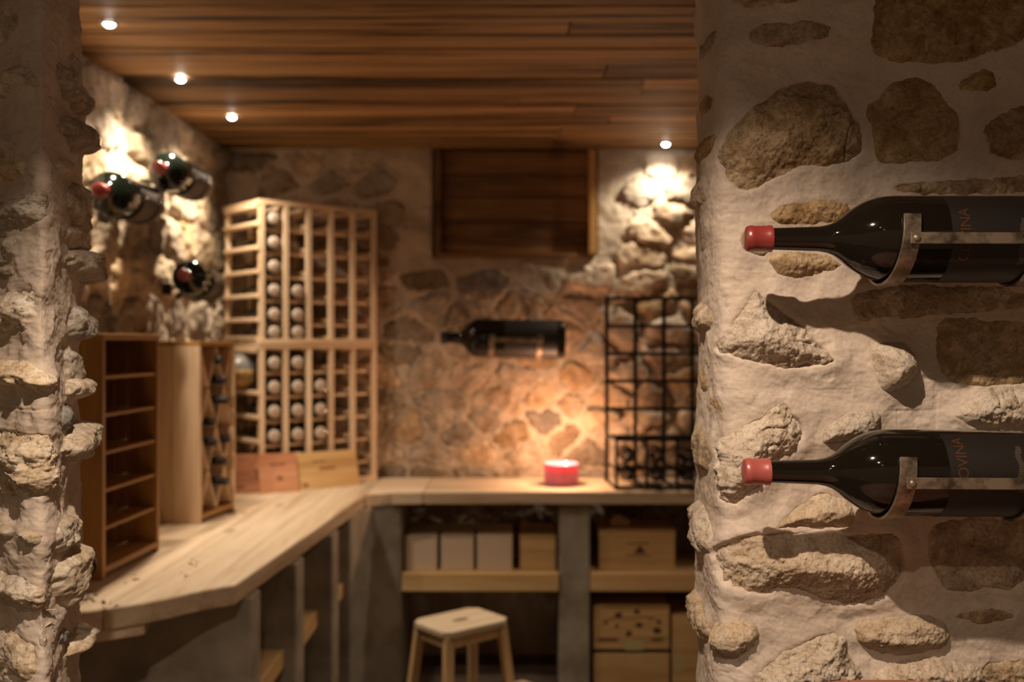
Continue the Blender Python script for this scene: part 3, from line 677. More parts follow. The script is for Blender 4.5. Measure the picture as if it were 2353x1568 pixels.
# ------------------------------------------------------------------ bottles
def bottle_profile(r, Ln, neck, rn, sh):
    """tip at 0 towards the base at Ln: neck end, shoulder length, body radius"""
    p = [(.004, rn * .86), (neck * .5, rn * .92), (neck, rn * 1.02)]
    for q, v in ((.114, .05), (.2, .13), (.286, .27), (.371, .45), (.457, .60), (.543, .73), (.629, .83), (.743, .93), (.857, .98), (1, 1)):
        p.append((neck + sh * q, rn * 1.02 + (r - rn * 1.02) * v))
    p += [(neck + sh + .01, r), (Ln - .012, r), (Ln - .003, r * .93), (Ln, r * .82), (Ln - .004, r * .6), (Ln - .02, r * .25), (Ln - .024, r * .05)]
    return p
def big_bottle(name, label, M, r, Ln, neck, rn, sh, cap_len, cap='capsule', glass='glass', paper='label_black', lab=(.30, .93), lab_ang=(-2.2, 1.2), text_rot=None, group='large bottles held on the walls'):
    t = thing(name, label, 'bottle', group=group); t.matrix_world = M
    mk('glass_body', MB().lathe(bottle_profile(r, Ln, neck, rn, sh), 56, 'x'), glass, t, smooth=.7)
    rc = rn * 1.07
    mk('capsule', MB().lathe([(-.001, rc * .75), (0, rc * .93), (.002, rc), (cap_len * .2, rc * 1.05), (cap_len * .28, rc * 1.0), (cap_len * .8, rc * 1.0), (cap_len * .84, rc * 1.04), (cap_len, rc * 1.04), (cap_len + .0005, rn * .9)], 40, 'x'), cap, t, smooth=.6)
    x0, x1 = neck + sh + lab[0] * (Ln - neck - sh), neck + sh + lab[1] * (Ln - neck - sh)
    n = 28; vs, fs = [], []
    for k in range(n + 1):
        a = lab_ang[0] + (lab_ang[1] - lab_ang[0]) * k / n       # angle 0 faces away from the wall
        for rr in (r + .0004, r + .0001):
            for x in (x0, x1): vs.append((x, -rr * math.cos(a), rr * math.sin(a)))
    for k in range(n):
        o = k * 4; fs += [(o, o + 1, o + 5, o + 4), (o + 2, o + 6, o + 7, o + 3), (o, o + 4, o + 6, o + 2), (o + 1, o + 3, o + 7, o + 5)]
    fs += [(0, 2, 3, 1), (n * 4, n * 4 + 1, n * 4 + 3, n * 4 + 2)]
    lb = mk('label', MB().add(vs, fs), paper, t, smooth=.6)
    if text_rot is not None:
        cu = bpy.data.curves.new('lettering', 'FONT'); cu.body = 'COVINA'; cu.size = .0185; cu.extrude = 0; cu.resolution_u = 3; cu.space_character = 0.95
        tmp = bpy.data.objects.new('tmp', cu); COL.objects.link(tmp); dg = bpy.context.evaluated_depsgraph_get()
        me = bpy.data.meshes.new_from_object(tmp.evaluated_get(dg)); bpy.data.objects.remove(tmp); bpy.data.curves.remove(cu)
        me.name = 'lettering'
        bm = bmesh.new(); bm.from_mesh(me); bmesh.ops.subdivide_edges(bm, edges=bm.edges, cuts=1); bm.to_mesh(me); bm.free()
        for v in me.vertices:
            a = text_rot + v.co.x / r; xx = x0 + .022 - v.co.y
            v.co = (xx, -(r + .0007) * math.cos(a), (r + .0007) * math.sin(a))
        link('lettering', me, 'ink_copper', lb)
        mb = MB(); rr = random.Random(2)
        for k in range(30):
            a = text_rot - .05 + k * .036; hl = rr.uniform(.006, .0085); xo = x0 + .086 + .0016 * math.sin(k * .5)
            pts = [(xo + sx * hl * .5, a + sa * .0085) for sa in (-1, 1) for sx in (-1, 1)]
            mb.add([(x, -(r + .0007) * math.cos(b), (r + .0007) * math.sin(b)) for x, b in pts], [(0, 1, 3, 2)])
        mk('small_print', mb, 'ink_pale', lb, kind='stuff')
    return t
def bracket(label, M, r, x1, x2, wall, mat='iron', rise=.45, sw=.021, bh=.0140):
    """two straps from the wall under the bottle up its front, joined by a bar"""
    t = thing('bottle_bracket', label, 'bracket', group='iron bottle brackets'); t.matrix_world = M
    R = r + .0015
    for xx in (x1, x2):
        a0 = -PI * .86; n = 26
        path = [((xx - .010, wall, R * math.sin(a0) + .002), (0, 0, -1)), ((xx - .010, -R * math.cos(a0) + .012, R * math.sin(a0)), (0, .3, -.95))]
        for k in range(n + 1):
            a = a0 + (rise - a0) * k / n
            path.append(((xx - .010 + .012 * max(0, k / n - .35) / .65, -R * math.cos(a), R * math.sin(a)), (0, -math.cos(a), math.sin(a))))
        s = mk('strap', MB().strip(path, sw, .004, (1, 0, 0)), mat, t, smooth=.7, bevel=.0008)
        mk('wall_plate', MB().box(xx - .026, xx + .006, wall - .004, wall + .03, -R * .43 - .03, -R * .43 + .014), mat, t, bevel=.001)
        mk('rivet', MB().lathe([(-(.0), .0045), (.002, .0040), (.003, .0025), (.0034, .0004)], 14, 'z', True, Matrix.Translation((xx + .003, -R - .0075, -.005)) @ Matrix.Rotation(PI / 2, 4, 'X')), 'iron', t, smooth=.8)
    mk('bar', MB().box(x1 - .004, x2 + .008, -R - .0078, -R - .0042, -.005 - bh / 2, -.005 + bh / 2), mat, t, bevel=.0008)
    return t
# right wall, pixel scale about 1823 px per metre at the bottle axis
AY = 1.258
def rb(xtip, yc): return px(xtip, yc, AY)
k_ = F / AY
rtop = big_bottle('magnum_bottle', 'upper dark magnum with deep red capsule held on the near right wall', frame(rb(1715, 549), (1, 0, -.002)), 99 / k_, .357, 166 / k_, 28 / k_, 172 / k_, 57 / k_, text_rot=-.62)
bracket('iron strap bracket holding the upper magnum on the near right wall', frame(rb(1715, 549), (1, 0, -.002)), 99 / k_, 340 / k_, 638 / k_, .125)
big_bottle('magnum_bottle', 'lower dark magnum with capsule painted pink-red as if lit, held on the near right wall', frame(rb(1710, 1084), (1, 0, -.006)), 99 / k_, .357, 166 / k_, 28 / k_, 172 / k_, 57 / k_, cap='capsule_lit', text_rot=-.25)
bracket('iron strap bracket holding the lower magnum on the near right wall', frame(rb(1710, 1084), (1, 0, -.006)), 99 / k_, 336 / k_, 638 / k_, .125)

# left wall
def lb_(tip, base, label, blabel, r=.070):
    a, b = px(tip[0], tip[1], tip[2] * 1.04), px(base[0], base[1], base[2] * 1.04); M = frame(a, b - a); Ln = (b - a).length
    big_bottle('large_bottle', label, M, r, Ln, .075, .020, .06, .05, glass='glass_green', paper='label_grey', lab=(.25, .95), lab_ang=(-2.0, .4))
    bracket(blabel, M, r, .26, Ln - .10, .10, 'black_iron', .3, .016, .012)
lb_((225, 436, 2.88), (334, 470, 3.42), 'dark green bottle held on the left wall, nearest the doorway', 'black bracket under the bottle nearest the doorway on the left wall')
lb_((362, 384, 3.36), (449, 424, 3.90), 'dark green bottle held highest on the left wall', 'black bracket under the highest bottle on the left wall')
lb_((418, 630, 3.60), (484, 658, 4.12), 'dark bottle held low on the left wall beside the tall wine rack', 'black bracket under the low bottle beside the tall wine rack', .067)
# back wall, a much bigger bottle
a = px(1013, 776, 4.72); Mb = frame(a, (1, 0, -.015))
big_bottle('huge_bottle', 'huge black bottle held horizontally on the back wall above the candle', Mb, .092, .59, .085, .028, .095, .03, cap='capsule_dark', paper='label_black', lab=(.3, .9))
bracket('black iron bracket holding the huge bottle on the back wall', Mb, .092, .245, .47, .16, 'iron', .2, .026, .018)

# wine bottle lying in a rack: base end shows, its pale disc painted in for the glint of the punt
wb = thing('wine_bottle', '', 'bottle', group='bottles lying in the wine racks')
rW = .0375
mk('glass_body', MB().lathe([(-.29, .0125), (-.288, .014), (-.235, .0150), (-.215, .026), (-.20, .0345), (-.185, rW), (-.006, rW), (-.001, rW * .93), (0, rW * .8)], 20, 'x'), 'glass', wb, smooth=.6)
mk('bottle_end_glint', MB().lathe([(-.0005, rW * .80), (.0035, rW * .74), (.0070, rW * .55), (.0085, rW * .27), (.0087, .001)], 20, 'x', False), 'bottle_end_glint', wb, smooth=.9)
mk('label', MB().lathe([(-.115, rW + .0005), (-.03, rW + .0005)], 20, 'x', False), 'label_grey', wb, smooth=.6)
wb_first = [True]
def place_bottle(M, label, dark=False):
    if wb_first[0]:
        wb.matrix_world = M; wb['label'] = label; wb_first[0] = False; return wb
    r = dup(wb, M, label); return r

# dark-ended bottle (neck towards viewer) for the dark racks
nb = thing('wine_bottle', '', 'bottle', group='dark bottles in the racks and under the worktop')
mk('glass_body', MB().lathe([(-.29, rW * .8), (-.285, rW), (-.13, rW), (-.105, .031), (-.085, .018), (-.06, .0145), (0, .0135)], 20, 'x'), 'glass', nb, smooth=.6)
mk('capsule', MB().lathe([(-.05, .0152), (.001, .0148), (.0015, .012), (.0016, .001)], 16, 'x', False), 'capsule_dark', nb, smooth=.6)
nb_first = [True]
def place_dark(M, label):
    if nb_first[0]:
        nb.matrix_world = M; nb['label'] = label; nb_first[0] = False; return nb
    return dup(nb, M, label)
ORD = ['first', 'second', 'third', 'fourth', 'fifth', 'sixth', 'seventh', 'eighth']

# ------------------------------------------------------------------ tall corner rack, two stacked units
AR = math.radians(41); d1 = Vector((math.cos(AR), math.sin(AR), 0)); d2 = Vector((-math.sin(AR), math.cos(AR), 0))
NC, PT, DP = 5, .1175, .36
RC = Vector((-1.135, 4.425, 0))
def tall_rack(label, z0, H, rows, skip_left):
    t = thing('wine_rack', label, 'rack', (RC.x, RC.y, z0), AR)
    ph = H / rows; W = NC * PT; pw = .024
    for yk, y0 in enumerate((0, DP - .022)):
        for k in range(NC + 1):
            u = k * PT
            boxpart('post', 'pine_z', t, u - pw / 2, u + pw / 2, y0, y0 + .022, 0, H - (.022 if True else 0), .001)
        boxpart('top_rail', 'pine_x', t, -pw / 2, W + pw / 2, y0, y0 + .022, H - .0215, H, .001)
        boxpart('bottom_rail', 'pine_x', t, -pw / 2 + .001, W + pw / 2 - .001, y0 - .004, y0 + .0, .0, .022, .001)
    for r in range(rows + 1):
        zz = min(max(r * ph - .006, .022), H - .036)
        for k in range(NC + 1):
            if k == 0 and r in skip_left: continue
            u = k * PT; ww = .0245 if 0 < k < NC else .0245
            boxpart('bottle_rail', 'pine_y', t, u - ww, u + ww, .0225, DP - .0225, zz, zz + .014, 0)
        if 0 < r < rows: boxpart('cross_rail', 'pine_x', t, pw / 2, W - pw / 2, .026, .040, zz - .0225, zz - .0100, .001)
    # side rails that show on the left flank
    for r in range(rows + 1):
        zz = min(max(r * ph - .010, .0), H - .022)
        if r in skip_left: continue
        boxpart('side_rail', 'pine_y', t, -pw / 2 - .008, -pw / 2 - .0005, .0, DP, zz, zz + .020, .001)
    return t
ZM, HL, HU = CT, .655, .645
tall_rack('lower half of the tall pale wooden wine rack in the corner', CT + .001, HL, 6, (5, 6 - 0,) if False else (5,))
tall_rack('upper half of the tall pale wooden wine rack, stacked on the lower half', CT + HL + .002, HU, 6, ())
def in_rack(col, row, z0, H, proud=-.004):
    ph = H / 6; zc = z0 + max((5 - row) * ph - .006, .022) + .014 + .0155
    c = RC + d1 * ((col + .5) * PT) + Vector((0, 0, zc)); o = c - d2 * proud
    return frame(o, -d2)
for half, z0, H, cells in (('upper', CT + HL + .002, HU, [(0, r) for r in range(6)] + [(1, 3), (1, 4), (1, 5)]),
                           ('lower', CT + .001, HL, [(0, 0), (0, 1), (0, 2), (0, 3), (0, 4), (1, 0), (1, 1), (1, 2), (1, 3), (1, 4), (2, 1), (2, 2), (2, 3)])):
    for c, r in cells:
        place_bottle(in_rack(c, r, z0, H), 'bottle with painted end glint in %s half of tall rack, %s column from corner post, %s row down' % (half, ORD[c], ORD[r]))
# big bottle in straw poking from the flank of the lower half
ph = HL / 6
c = RC + d2 * .17 + Vector((0, 0, CT + .001 + 4 * ph + .020 + .078)) - d1 * .035
bb = thing('straw_flask', 'round grey flask in straw poking out beside the tall rack', 'flask'); bb.matrix_world = frame(c, d1)
mk('glass_body', MB().lathe([(-.115, .008), (-.112, .035), (-.095, .060), (-.06, .075), (-.02, .078), (.005, .070)], 28, 'x'), 'grey_glass', bb, smooth=.8)
bb.matrix_world = frame(c + d1 * .045, d1)
vs, fs = [], []; wr = [(-.112, .038), (-.095, .064), (-.06, .079), (-.02, .082), (.004, .074)]
for (a, r) in wr:
    for k in range(15):
        q = PI + PI * k / 14; vs.append((a, r * math.cos(q), r * math.sin(q) + .006))
for i in range(4):
    for k in range(14): fs.append((i * 15 + k, i * 15 + k + 1, i * 15 + 16 + k, i * 15 + 15 + k))
sw = mk('straw_wrap', MB().add(vs, fs), 'straw', bb, smooth=1.2)
md = sw.modifiers.new('thick', 'SOLIDIFY'); md.thickness = .004; md.offset = 1
# ------------------------------------------------------------------ empty shelf rack and lattice rack on the worktop
def cedar_rack(label, p0, p1, H, depth, name, shelves, lattice=False):
    a, b = Vector((p0[0], p0[1], 0)), Vector((p1[0], p1[1], 0)); W = (b - a).length
    ang = math.atan2((b - a).y, (b - a).x)          # local x along the front, local +y towards the wall
    t = thing(name, label, 'rack', (a.x, a.y, CT + .001), ang)
    th = .018
    pz = 'pine_z' if lattice else 'cedar_z'
    for x0 in (0, W - th):
        boxpart('side_panel', pz, t, x0, x0 + th, .0, depth * .42, 0, H - th - .0005, .001)
        boxpart('side_panel', pz, t, x0, x0 + th, depth * .42 + .0025, depth * .60, 0, H - th - .0005, .001)
        boxpart('side_panel', pz, t, x0, x0 + th, depth * .60 + .0025, depth, 0, H - th - .0005, .001)
    boxpart('top_panel', 'cedar_x', t, 0, W, 0, depth, H - th, H, .001)
    boxpart('bottom_panel', 'cedar_x', t, th + .0005, W - th - .0005, 0, depth, .012, .012 + th, .001)
    boxpart('back_panel', 'cedar_z', t, th + .0005, W - th - .0005, depth - .008, depth, .031, H - th - .001, 0)
    if not lattice:
        for k in range(1, shelves):
            zz = .03 + (H - th - .03) * k / shelves
            boxpart('shelf', 'cedar_x', t, th + .0005, W - th - .0005, .006, depth - .0085, zz - .0045, zz + .0045, .001)
    else:
        x0, x1, z0, z1 = th + .0005, W - th - .0005, .0305, H - th - .0005; xm, zm = (x0 + x1) / 2, (z0 + z1) / 2
        segs = [((x0, z1), (x1, z0), .0), ((x1, z1), (x0, z0), .0), ((xm, z1), (x0, zm), 0), ((xm, z1), (x1, zm), 0), ((xm, z0), (x0, zm), 0), ((xm, z0), (x1, zm), 0)]
        for q, ((xa, za), (xb, zb), _) in enumerate(segs):
            va, vb = Vector((xa, 0, za)), Vector((xb, 0, zb)); sh = (vb - va).normalized() * .008
            va += sh; vb -= sh
            mb = MB().bar(va + Vector((0, depth / 2 - .002, 0)), vb + Vector((0, depth / 2 - .002, 0)), depth - .02, .008, (vb - va).cross(Vector((0, 1, 0))))
            mk('slat', mb, 'pine_x', t)
        t['lat'] = 1
    return t, W, ang
p0 = px(232, 1335, .67 * F / 551); p1 = px(366, 1265, .67 * F / 481)
t1, W1, a1 = cedar_rack('empty cedar shelf rack with five shelves on the near end of the worktop', p0, p1, .69, .225, 'shelf_rack', 6)
boxpart('trim_strip', 'cedar_z', t1, .0, .0175, -.0045, -.0005, .0, .689, 0)
p0 = px(459, 1205, .67 * F / 421); p1 = px(541, 1172, .67 * F / 388)
t2, W2, a2 = cedar_rack('wooden lattice rack with dark bottles, behind the empty shelf rack on the worktop', p0, p1, .668, .25, 'lattice_rack', 1, True)
H2, th2 = .668, .018
ax = Vector((math.cos(a2), math.sin(a2), 0)); ay = Vector((-math.sin(a2), math.cos(a2), 0)); org = Vector((p0.x, p0.y, CT + .001))
lx0, lx1, lz0, lz1 = th2, W2 - th2, .031, H2 - th2
lw, lh = lx1 - lx0, lz1 - lz0
hw, hh = lw / 4, lh / 4; lift = (rW + .005) / math.sin(math.atan2(hw, hh))
for vi, (fx, fz, n, nm) in enumerate([(.5, .5, 3, 'centre diamond'), (.25, .25, 2, 'lower left diamond'), (.75, .25, 1, 'lower right diamond'), (.5, 0, 2, 'bottom centre diamond')]):
    for k in range(n):
        xx = lx0 + lw * fx + (.012 if k % 2 else -.004) * (k > 0); zz = lz0 + lh * fz + lift + k * .076
        o = org + ax * xx + ay * (-.035 + .012 * ((k * 7 + vi) % 3)) + Vector((0, 0, zz))
        place_dark(frame(o, -ay), 'dark bottle in the %s of the lattice rack, %s from the bottom' % (nm, ORD[k]))

# ------------------------------------------------------------------ case lids leaning at the foot of the tall rack
def lid(label, a, b, h, lean, mat, marks):
    a, b = Vector((*a, CT + .001)), Vector((*b, CT + .001)); W = (b - a).length; ang = math.atan2((b - a).y, (b - a).x)
    t = thing('case_lid', label, 'wooden panel', a, ang, 'wine case lids leaning on the tall rack'); 
    R = Matrix.Rotation(-lean, 4, 'X')
    mb = MB().box(0, W, 0, .009, 0, h, R); p = mk('panel', mb, mat, t, bevel=.001)
    for (x0, x1, z0, z1) in marks:
        mk('printed_mark', MB().box(x0 * W, x1 * W, -.0006, .0002, z0 * h, z1 * h, R), 'ink_faint', p)
    return t
MAT['ink_faint'] = simple('ink_faint', (0.24, 0.09, 0.04), 0.7)
lid('reddish wine case lid farthest left, leaning at the foot of the tall rack', (-1.30, 4.335), (-1.10, 4.415), .175, .30, 'red_wood', [(.2, .5, .12, .2), (.72, .88, .35, .6)])
lid('middle reddish wine case lid leaning at the foot of the tall rack', (-1.125, 4.352), (-.972, 4.437), .178, .34, 'red_wood', [(.45, .6, .3, .42), (.3, .7, .68, .74)])
lid('wide tan wine case lid leaning at the foot of the tall rack', (-.995, 4.455), (-.735, 4.64), .168, .30, 'case_x', [(.12, .2, .06, .16), (.4, .65, .5, .56), (.3, .5, .72, .76)])

# ------------------------------------------------------------------ black wire rack on the back worktop
X0 = px(1395, 0, 4.72).x; colp, rowp = .136, .131
xs_ = [X0 + k * colp for k in range(5)]
zs_ = [EYE + (CY - 686) * 4.72 / F - k * rowp for k in range(6)]
t = thing('wire_wine_rack', 'black iron wire wine rack standing on the back worktop', 'rack', (0, 0, 0))
yb, yf = 4.74, 4.475
for x in xs_: barpart('upright', 'black_iron', t, (x, yb, CT + .001), (x, yb, zs_[0] + .007), .019, .014, (0, 1, 0))
for z in zs_: barpart('crossbar', 'black_iron', t, (xs_[0] - .008, yb - .012, z), (xs_[-1] + .008, yb - .012, z), .010, .017)
zlow = [CT + .012, CT + .098, CT + .228]
for x in xs_:
    barpart('upright', 'black_iron', t, (x + .02, yf, CT + .001), (x + .02, yf, zlow[2]), .014, .014, (0, 1, 0))
    for z in zlow: barpart('depth_bar', 'black_iron', t, (x + .02, yf + .007, z - .006), (x + .002, yb - .02, z - .006), .010, .010)
for z in zlow: barpart('crossbar', 'black_iron', t, (xs_[0] + .012, yf - .010, z), (xs_[-1] + .028, yf - .010, z), .010, .017)
for k in range(3):
    for r, zz in ((0, zlow[1] + .012 + rW), (1, zlow[0] + .012 + rW)):
        place_dark(frame((xs_[k] + colp * .5 + .012, yf - .03, zz), (0, -1, 0)), 'dark bottle in the wire rack, %s row, %s from the left post' % (('upper', 'lower')[r], ORD[k]))

# ------------------------------------------------------------------ candle
cpos = px(1290, 1110, 4.655); cpos.z = CT
t = thing('candle', 'wide pink-red candle burning on the back worktop', 'candle', (cpos.x, cpos.y, CT + .0005))
R_, H_ = .081, .100
mk('wax_body', MB().lathe([(0, R_ * .93), (.006, R_ * .985), (.015, R_), (H_ * .72, R_), (H_ * .9, R_ * .985), (H_ * .98, R_ * .95), (H_, R_ * .90), (H_ * .985, R_ * .83), (H_ * .80, R_ * .78), (H_ * .60, R_ * .70), (H_ * .585, R_ * .6), (H_ * .58, .001)], 48, 'z'), 'wax', t, smooth=.9)
for (fx, fy, s) in ((.020, -.030, 1.0), (-.030, -.012, .55)):
    wk = mk('wick', MB().lathe([(H_ * .58, .0018), (H_ * .58 + .014, .0015)], 8, 'z', True, Matrix.Translation((fx, fy, 0))), 'black', t)
    fl = mk('flame', MB().lathe([(0, .001), (.004 * s, .0055 * s), (.011 * s, .0085 * s), (.022 * s, .0065 * s), (.034 * s, .003 * s), (.042 * s, .0004)], 16, 'z', True, Matrix.Translation((fx, fy, H_ * .58 + .010))), 'flame', t, smooth=.9)
    ld = bpy.data.lights.new('flame_light', 'POINT'); ld.energy = W_CANDLE * s; ld.color = C_FLAME; ld.shadow_soft_size = .018
    lo = bpy.data.objects.new('flame_light', ld); COL.objects.link(lo); lo.parent = t; lo.location = (fx, fy - .002, H_ * .58 + .155)

# ------------------------------------------------------------------ boxes on the shelves under the worktop
SZ = .5135
def box_thing(label, x0p, x1p, ytop, Y, depth, mat, z0=SZ, name='wooden_box', lidh=0.0, group='boxes under the worktop', cat='box', slats=()):
    x0, x1 = px(x0p, 0, Y).x, px(x1p, 0, Y).x; zt_ = px(0, ytop, Y).z; h = zt_ - z0; wd = x1 - x0
    t = thing(name, label, cat, (x0, Y, z0), 0, group)
    if name == 'pale_box':
        boxpart('body', mat, t, 0, wd, 0, depth, 0, h - .012, .001); boxpart('lid', mat, t, -.001, wd + .001, -.001, depth, h - .0115, h, .001)
        return t, wd, h
    b = .010
    zz = [0] + [h * s for s in slats] + [h - lidh - .0005]
    for za, zb in zip(zz[:-1], zz[1:]): boxpart('front_panel', mat, t, 0, wd, 0, b, za + .0006, zb - .0006, .0015)
    boxpart('side_panel', mat, t, 0, b, b + .0003, depth - b - .0003, 0, h - lidh - .0005, .001); boxpart('side_panel', mat, t, wd - b, wd, b + .0003, depth - b - .0003, 0, h - lidh - .0005, .001)
    boxpart('back_panel', mat, t, 0, wd, depth - b, depth, 0, h - lidh - .0005, .001)
    boxpart('bottom_panel', mat, t, b + .0003, wd - b - .0003, b + .0003, depth - b - .0003, .001, .008, 0)
    boxpart('lid', mat, t, -.002 if lidh else b + .0003, wd + .002 if lidh else wd - b - .0003, -.002 if lidh else b + .0003, depth, h - max(lidh, .008), h, .0015)
    return t, wd, h
box_thing('leftmost of three pale square boxes on the shelf under the back worktop', 931, 1004, 1232, 4.50, .30, 'pale_card', name='pale_box')
box_thing('middle of three pale square boxes on the shelf under the back worktop', 1013, 1088, 1231, 4.505, .30, 'pale_card', name='pale_box')
box_thing('rightmost of three pale square boxes on the shelf under the back worktop', 1096, 1177, 1231, 4.495, .30, 'pale_card', name='pale_box')
box_thing('square wooden box beside the concrete pier and the pale boxes', 1195, 1278, 1232, 4.50, .30, 'case_x', lidh=.012)
t, wd, h = box_thing('wooden wine case with brown stamp on shelf right of the pier', 1377, 1551, 1219, 4.50, .32, 'case_x', lidh=.03, slats=(.28,), name='wine_case')
def stamp(t, x0, x1, z0, z1, mat='ink_brown', yy=-.0006): mk('stamp', MB().box(x0, x1, yy, yy + .0008, z0, z1), mat, t)
mk('stamp', MB().prism([(wd * .45, h * .42), (wd * .62, h * .42), (wd * .58, h * .52), (wd * .535, h * .64), (wd * .50, h * .52)], -.0004, .0006, Matrix.Rotation(PI / 2, 4, 'X')), 'ink_brown', t)
stamp(t, wd * .34, wd * .68, h * .35, h * .385, 'ink_faint'); stamp(t, wd * .36, wd * .66, h * .66, h * .69, 'ink_faint')
zc = SZ + h
bx = thing('small_wooden_block', 'small dim wooden block on top of the stamped wine case', 'block', (px(1402, 0, 4.6).x, 4.6, zc + .0005)); boxpart('block', 'case_x', bx, 0, .092, 0, .06, 0, .030, .002); boxpart('block', 'case_x', bx, .012, .060, .005, .05, .0305, .047, .002)
# lower level, on the floor
t, wd, h = box_thing('wooden case printed with vine leaves and a yellow sticker, on the lower stack', 1364, 1538, 1392, 4.48, .33, 'case_x', .162, slats=(.30,), name='wine_case')
rr = random.Random(4)
for (fx, fz, s) in ((.33, .78, .017), (.57, .86, .014), (.60, .55, .015), (.86, .62, .012), (.84, .42, .019), (.47, .36, .015), (.31, .52, .010), (.16, .60, .008), (.75, .70, .007)):
    n = 9; pts = [(wd * fx + s * (1 + .35 * math.cos(3 * k + fx * 9)) * math.cos(2 * PI * k / n), h * fz + s * .8 * (1 + .3 * math.sin(2 * k + fz * 7)) * math.sin(2 * PI * k / n)) for k in range(n)]
    mk('leaf_print', MB().prism(pts, -.0004, .0006, Matrix.Rotation(PI / 2, 4, 'X')), 'ink_brown', t)
def vine(pts):
    for (a, b) in zip(pts[:-1], pts[1:]): mk('vine_print', MB().bar((wd * a[0], -.0003, h * a[1]), (wd * b[0], -.0003, h * b[1]), .0006, .004, (0, 0, 1) if abs(b[0] - a[0]) > .05 else (1, 0, 0)), 'ink_faint', t)
vine([(.08, .55), (.2, .68), (.33, .74), (.5, .70), (.66, .74), (.85, .70)])
stamp(t, wd * .06, wd * .32, h * .19, h * .25); stamp(t, wd * .76, wd * .92, h * .19, h * .25)
mk('sticker', MB().box(wd * .41, wd * .66, -.0012, -.0002, h * -.02, h * .20, Matrix.Rotation(0, 4, 'Y')), 'paper', t)
box_thing('plain wooden case at the bottom of the stack, under the vine printed case', 1364, 1538, 1503, 4.48, .33, 'case_x', .0005, slats=(.5,), name='wine_case')
t, wd, h = box_thing('tall plain wooden case standing right of the vine printed case', 1544, 1655, 1413, 4.49, .30, 'case_x', .0005, slats=(.5,), name='wine_case')
mk('sticker', MB().box(.004, .05, -.0012, -.0002, .06, .125), 'paper', t)
# dark bottles lying on the shelves of the left run
for (y, nm) in ((3.45, 'second bay'), (3.55, 'second bay, farther'), (3.93, 'third bay'), (4.02, 'third bay, farther')):
    place_dark(frame((-.80, y, .5465 + rW + (.009 if y > 3.8 else 0)), (1, 0, 0)), 'dark bottle on the shelf in the %s under the left worktop' % nm)
place_dark(frame((-.76, 3.47, rW + .001), (1, 0, 0)), 'dark bottle on the floor in the second bay under the left worktop')

# ------------------------------------------------------------------ step stool
C = Vector((-.215, 3.754, 0)); an = math.radians(40)
t = thing('step_stool', 'small wooden step stool with a slotted seat in front of the back counter', 'stool', (C.x, C.y, 0), an)
ZS = .50; hx, hy = .152, .117
mb = MB(); n = 24; ring_o = []; ring_i = []
for k in range(n):
    a = 2 * PI * k / n; ca, sa = math.cos(a), math.sin(a)
    m = max(abs(ca) / hx, abs(sa) / hy); ring_o.append((ca / m, sa / m)); ring_i.append((.038 * ca, .016 * sa))
vs = [(x, y, z) for z in (ZS - .022, ZS) for x, y in ring_o] + [(x, y, z) for z in (ZS - .022, ZS) for x, y in ring_i]
fs = []
for k in range(n):
    k2 = (k + 1) % n
    fs += [(k, k2, n + k2, n + k), (2 * n + k, 3 * n + k, 3 * n + k2, 2 * n + k2), (n + k, n + k2, 3 * n + k2, 3 * n + k), (k, 2 * n + k, 2 * n + k2, k2)]
mk('seat', mb.add(vs, fs), 'stool_top', t, bevel=.003)
for sx in (-1, 1):
    for sy in (-1, 1):
        barpart('leg', 'stool_wood', t, (sx * (hx - .028), sy * (hy - .026), ZS - .0225), (sx * (hx + .012), sy * (hy + (.012 if sy > 0 else .10)) if False else sy * (hy + .022), 0), .036, .026, (0, 1, 0), .002)
for sy in (-1, 1): barpart('apron', 'stool_wood', t, (-hx + .05, sy * (hy - .026), ZS - .045), (hx - .05, sy * (hy - .026), ZS - .045), .016, .040)
for sx in (-1, 1): barpart('apron', 'stool_wood', t, (sx * (hx - .028), -hy + .045, ZS - .045), (sx * (hx - .028), hy - .045, ZS - .045), .016, .040)
boxpart('step', 'stool_top', t, -hx - .01, hx + .06, -hy - .14, -hy + .005, .235, .257, .003)
for sx in (-1, 1): barpart('step_leg', 'stool_wood', t, (sx * (hx - .02), -hy - .12, .2345), (sx * (hx - .015), -hy - .135, 0), .03, .026, (0, 1, 0), .002)

# ------------------------------------------------------------------ bits on the worktop, black handle, barrel
rr = random.Random(12); mb = MB()
for (x0, y0, n) in ((205, 1372, 8), (245, 1393, 7), (300, 1330, 5), (215, 1378, 8), (450, 1290, 4), (420, 1322, 3)):
    for k in range(n):
        xx, yy = x0 + rr.uniform(-25, 25), y0 + rr.uniform(-12, 12); Y = .67 * F / (yy - CY); p = px(xx, yy, Y); s = rr.uniform(.0015, .005)
        q = [(p.x + s * rr.uniform(.6, 1.8) * math.cos(a), p.y + s * rr.uniform(.5, 1.2) * math.sin(a)) for a in (0, 1.2, 2.4, 3.6, 5)]
        mb.prism(q, CT + .0003, CT + .0003 + s * .6)
o = mk('crumbs', mb, 'black', kind='stuff'); tag(o, 'dark crumbs of dirt scattered on the near end of the worktop', 'crumbs')

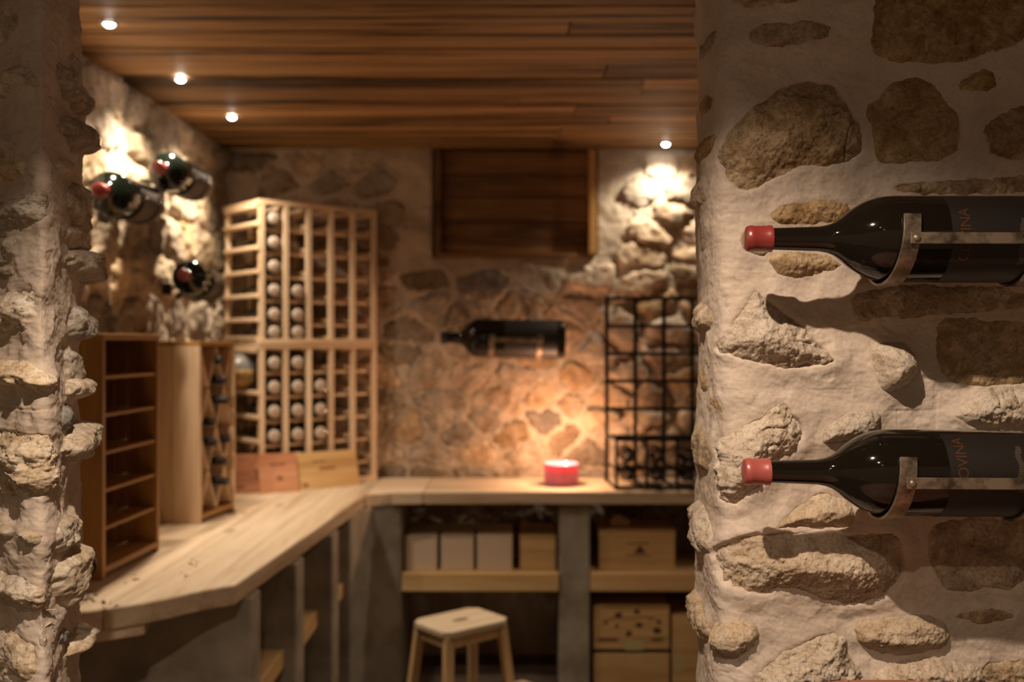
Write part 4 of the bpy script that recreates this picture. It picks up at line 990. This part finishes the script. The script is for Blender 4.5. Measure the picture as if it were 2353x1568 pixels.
pts = [px(150, 1262, 1.86), px(170, 1264, 1.87), px(188, 1276, 1.88), px(203, 1292, 1.89), px(208, 1306, 1.89), px(208, 1318, 1.89)]
vs = []; fs = []; m = 10; rad = [.012, .014, .0155, .0155, .012, .008]
for i, p in enumerate(pts):
    d = (pts[min(i + 1, 5)] - pts[max(i - 1, 0)]).normalized(); u = d.cross(Vector((0, 1, 0))).normalized(); v = Vector((0, 1, 0))
    for k in range(m):
        a = 2 * PI * k / m; vs.append(p + (u * math.cos(a) + v * math.sin(a)) * rad[i])
for i in range(5):
    for k in range(m): fs.append((i * m + k, i * m + (k + 1) % m, (i + 1) * m + (k + 1) % m, (i + 1) * m + k))
fs += [tuple(range(m))[::-1], tuple(5 * m + k for k in range(m))]
mk('hook', MB().add(vs, fs), 'black', bpy.data.objects['wall_front_left'], smooth=.9)

t = thing('wine_barrel', 'standing wooden barrel table, its reddish top just entering below the magnums', 'barrel', (.430, .905, 0))
HB = 1.144; RB = .292; NS = 26
def brad(z): q = (z / HB) * 2 - 1; return RB + .035 * (1 - q * q)
for k in range(NS):
    a0, a1 = 2 * PI * k / NS + .004, 2 * PI * (k + 1) / NS - .004; vs = []; fs = []; nz = 9
    for i in range(nz):
        z = (HB - .001) * i / (nz - 1)
        for (rr_, a) in ((brad(z), a0), (brad(z), a1), (brad(z) - .02, a1), (brad(z) - .02, a0)): vs.append((rr_ * math.cos(a), rr_ * math.sin(a), z))
    for i in range(nz - 1):
        for q in range(4): fs.append((i * 4 + q, i * 4 + (q + 1) % 4, i * 4 + 4 + (q + 1) % 4, i * 4 + 4 + q))
    fs += [(3, 2, 1, 0), tuple((nz - 1) * 4 + q for q in range(4))]
    mk('stave', MB().add(vs, fs), 'barrel_wood', t)
for z in (.05, .30, .80, 1.06):
    mk('hoop', MB().lathe([(z - .018, brad(z - .018) + .0005), (z + .018, brad(z + .018) + .0005), (z + .018, brad(z + .018) + .003), (z - .018, brad(z - .018) + .003), (z - .018, brad(z - .018) + .0005)], 48, 'z', False), 'black_iron', t, smooth=.6)
RH = RB - .0205
for k in range(5):
    xa, xb = -RH + 2 * RH * k / 5 + .0008, -RH + 2 * RH * (k + 1) / 5 - .0008; poly = []
    for q in range(9):
        x = xa + (xb - xa) * q / 8; poly.append((x, -math.sqrt(max(RH * RH - x * x, 0))))
    for q in range(9):
        x = xb + (xa - xb) * q / 8; yv = math.sqrt(max(RH * RH - x * x, 0)); poly.append((x, max(yv, .001)))
    mk('head_board', MB().prism(poly, HB - .03, HB - .008), 'barrel_wood', t)
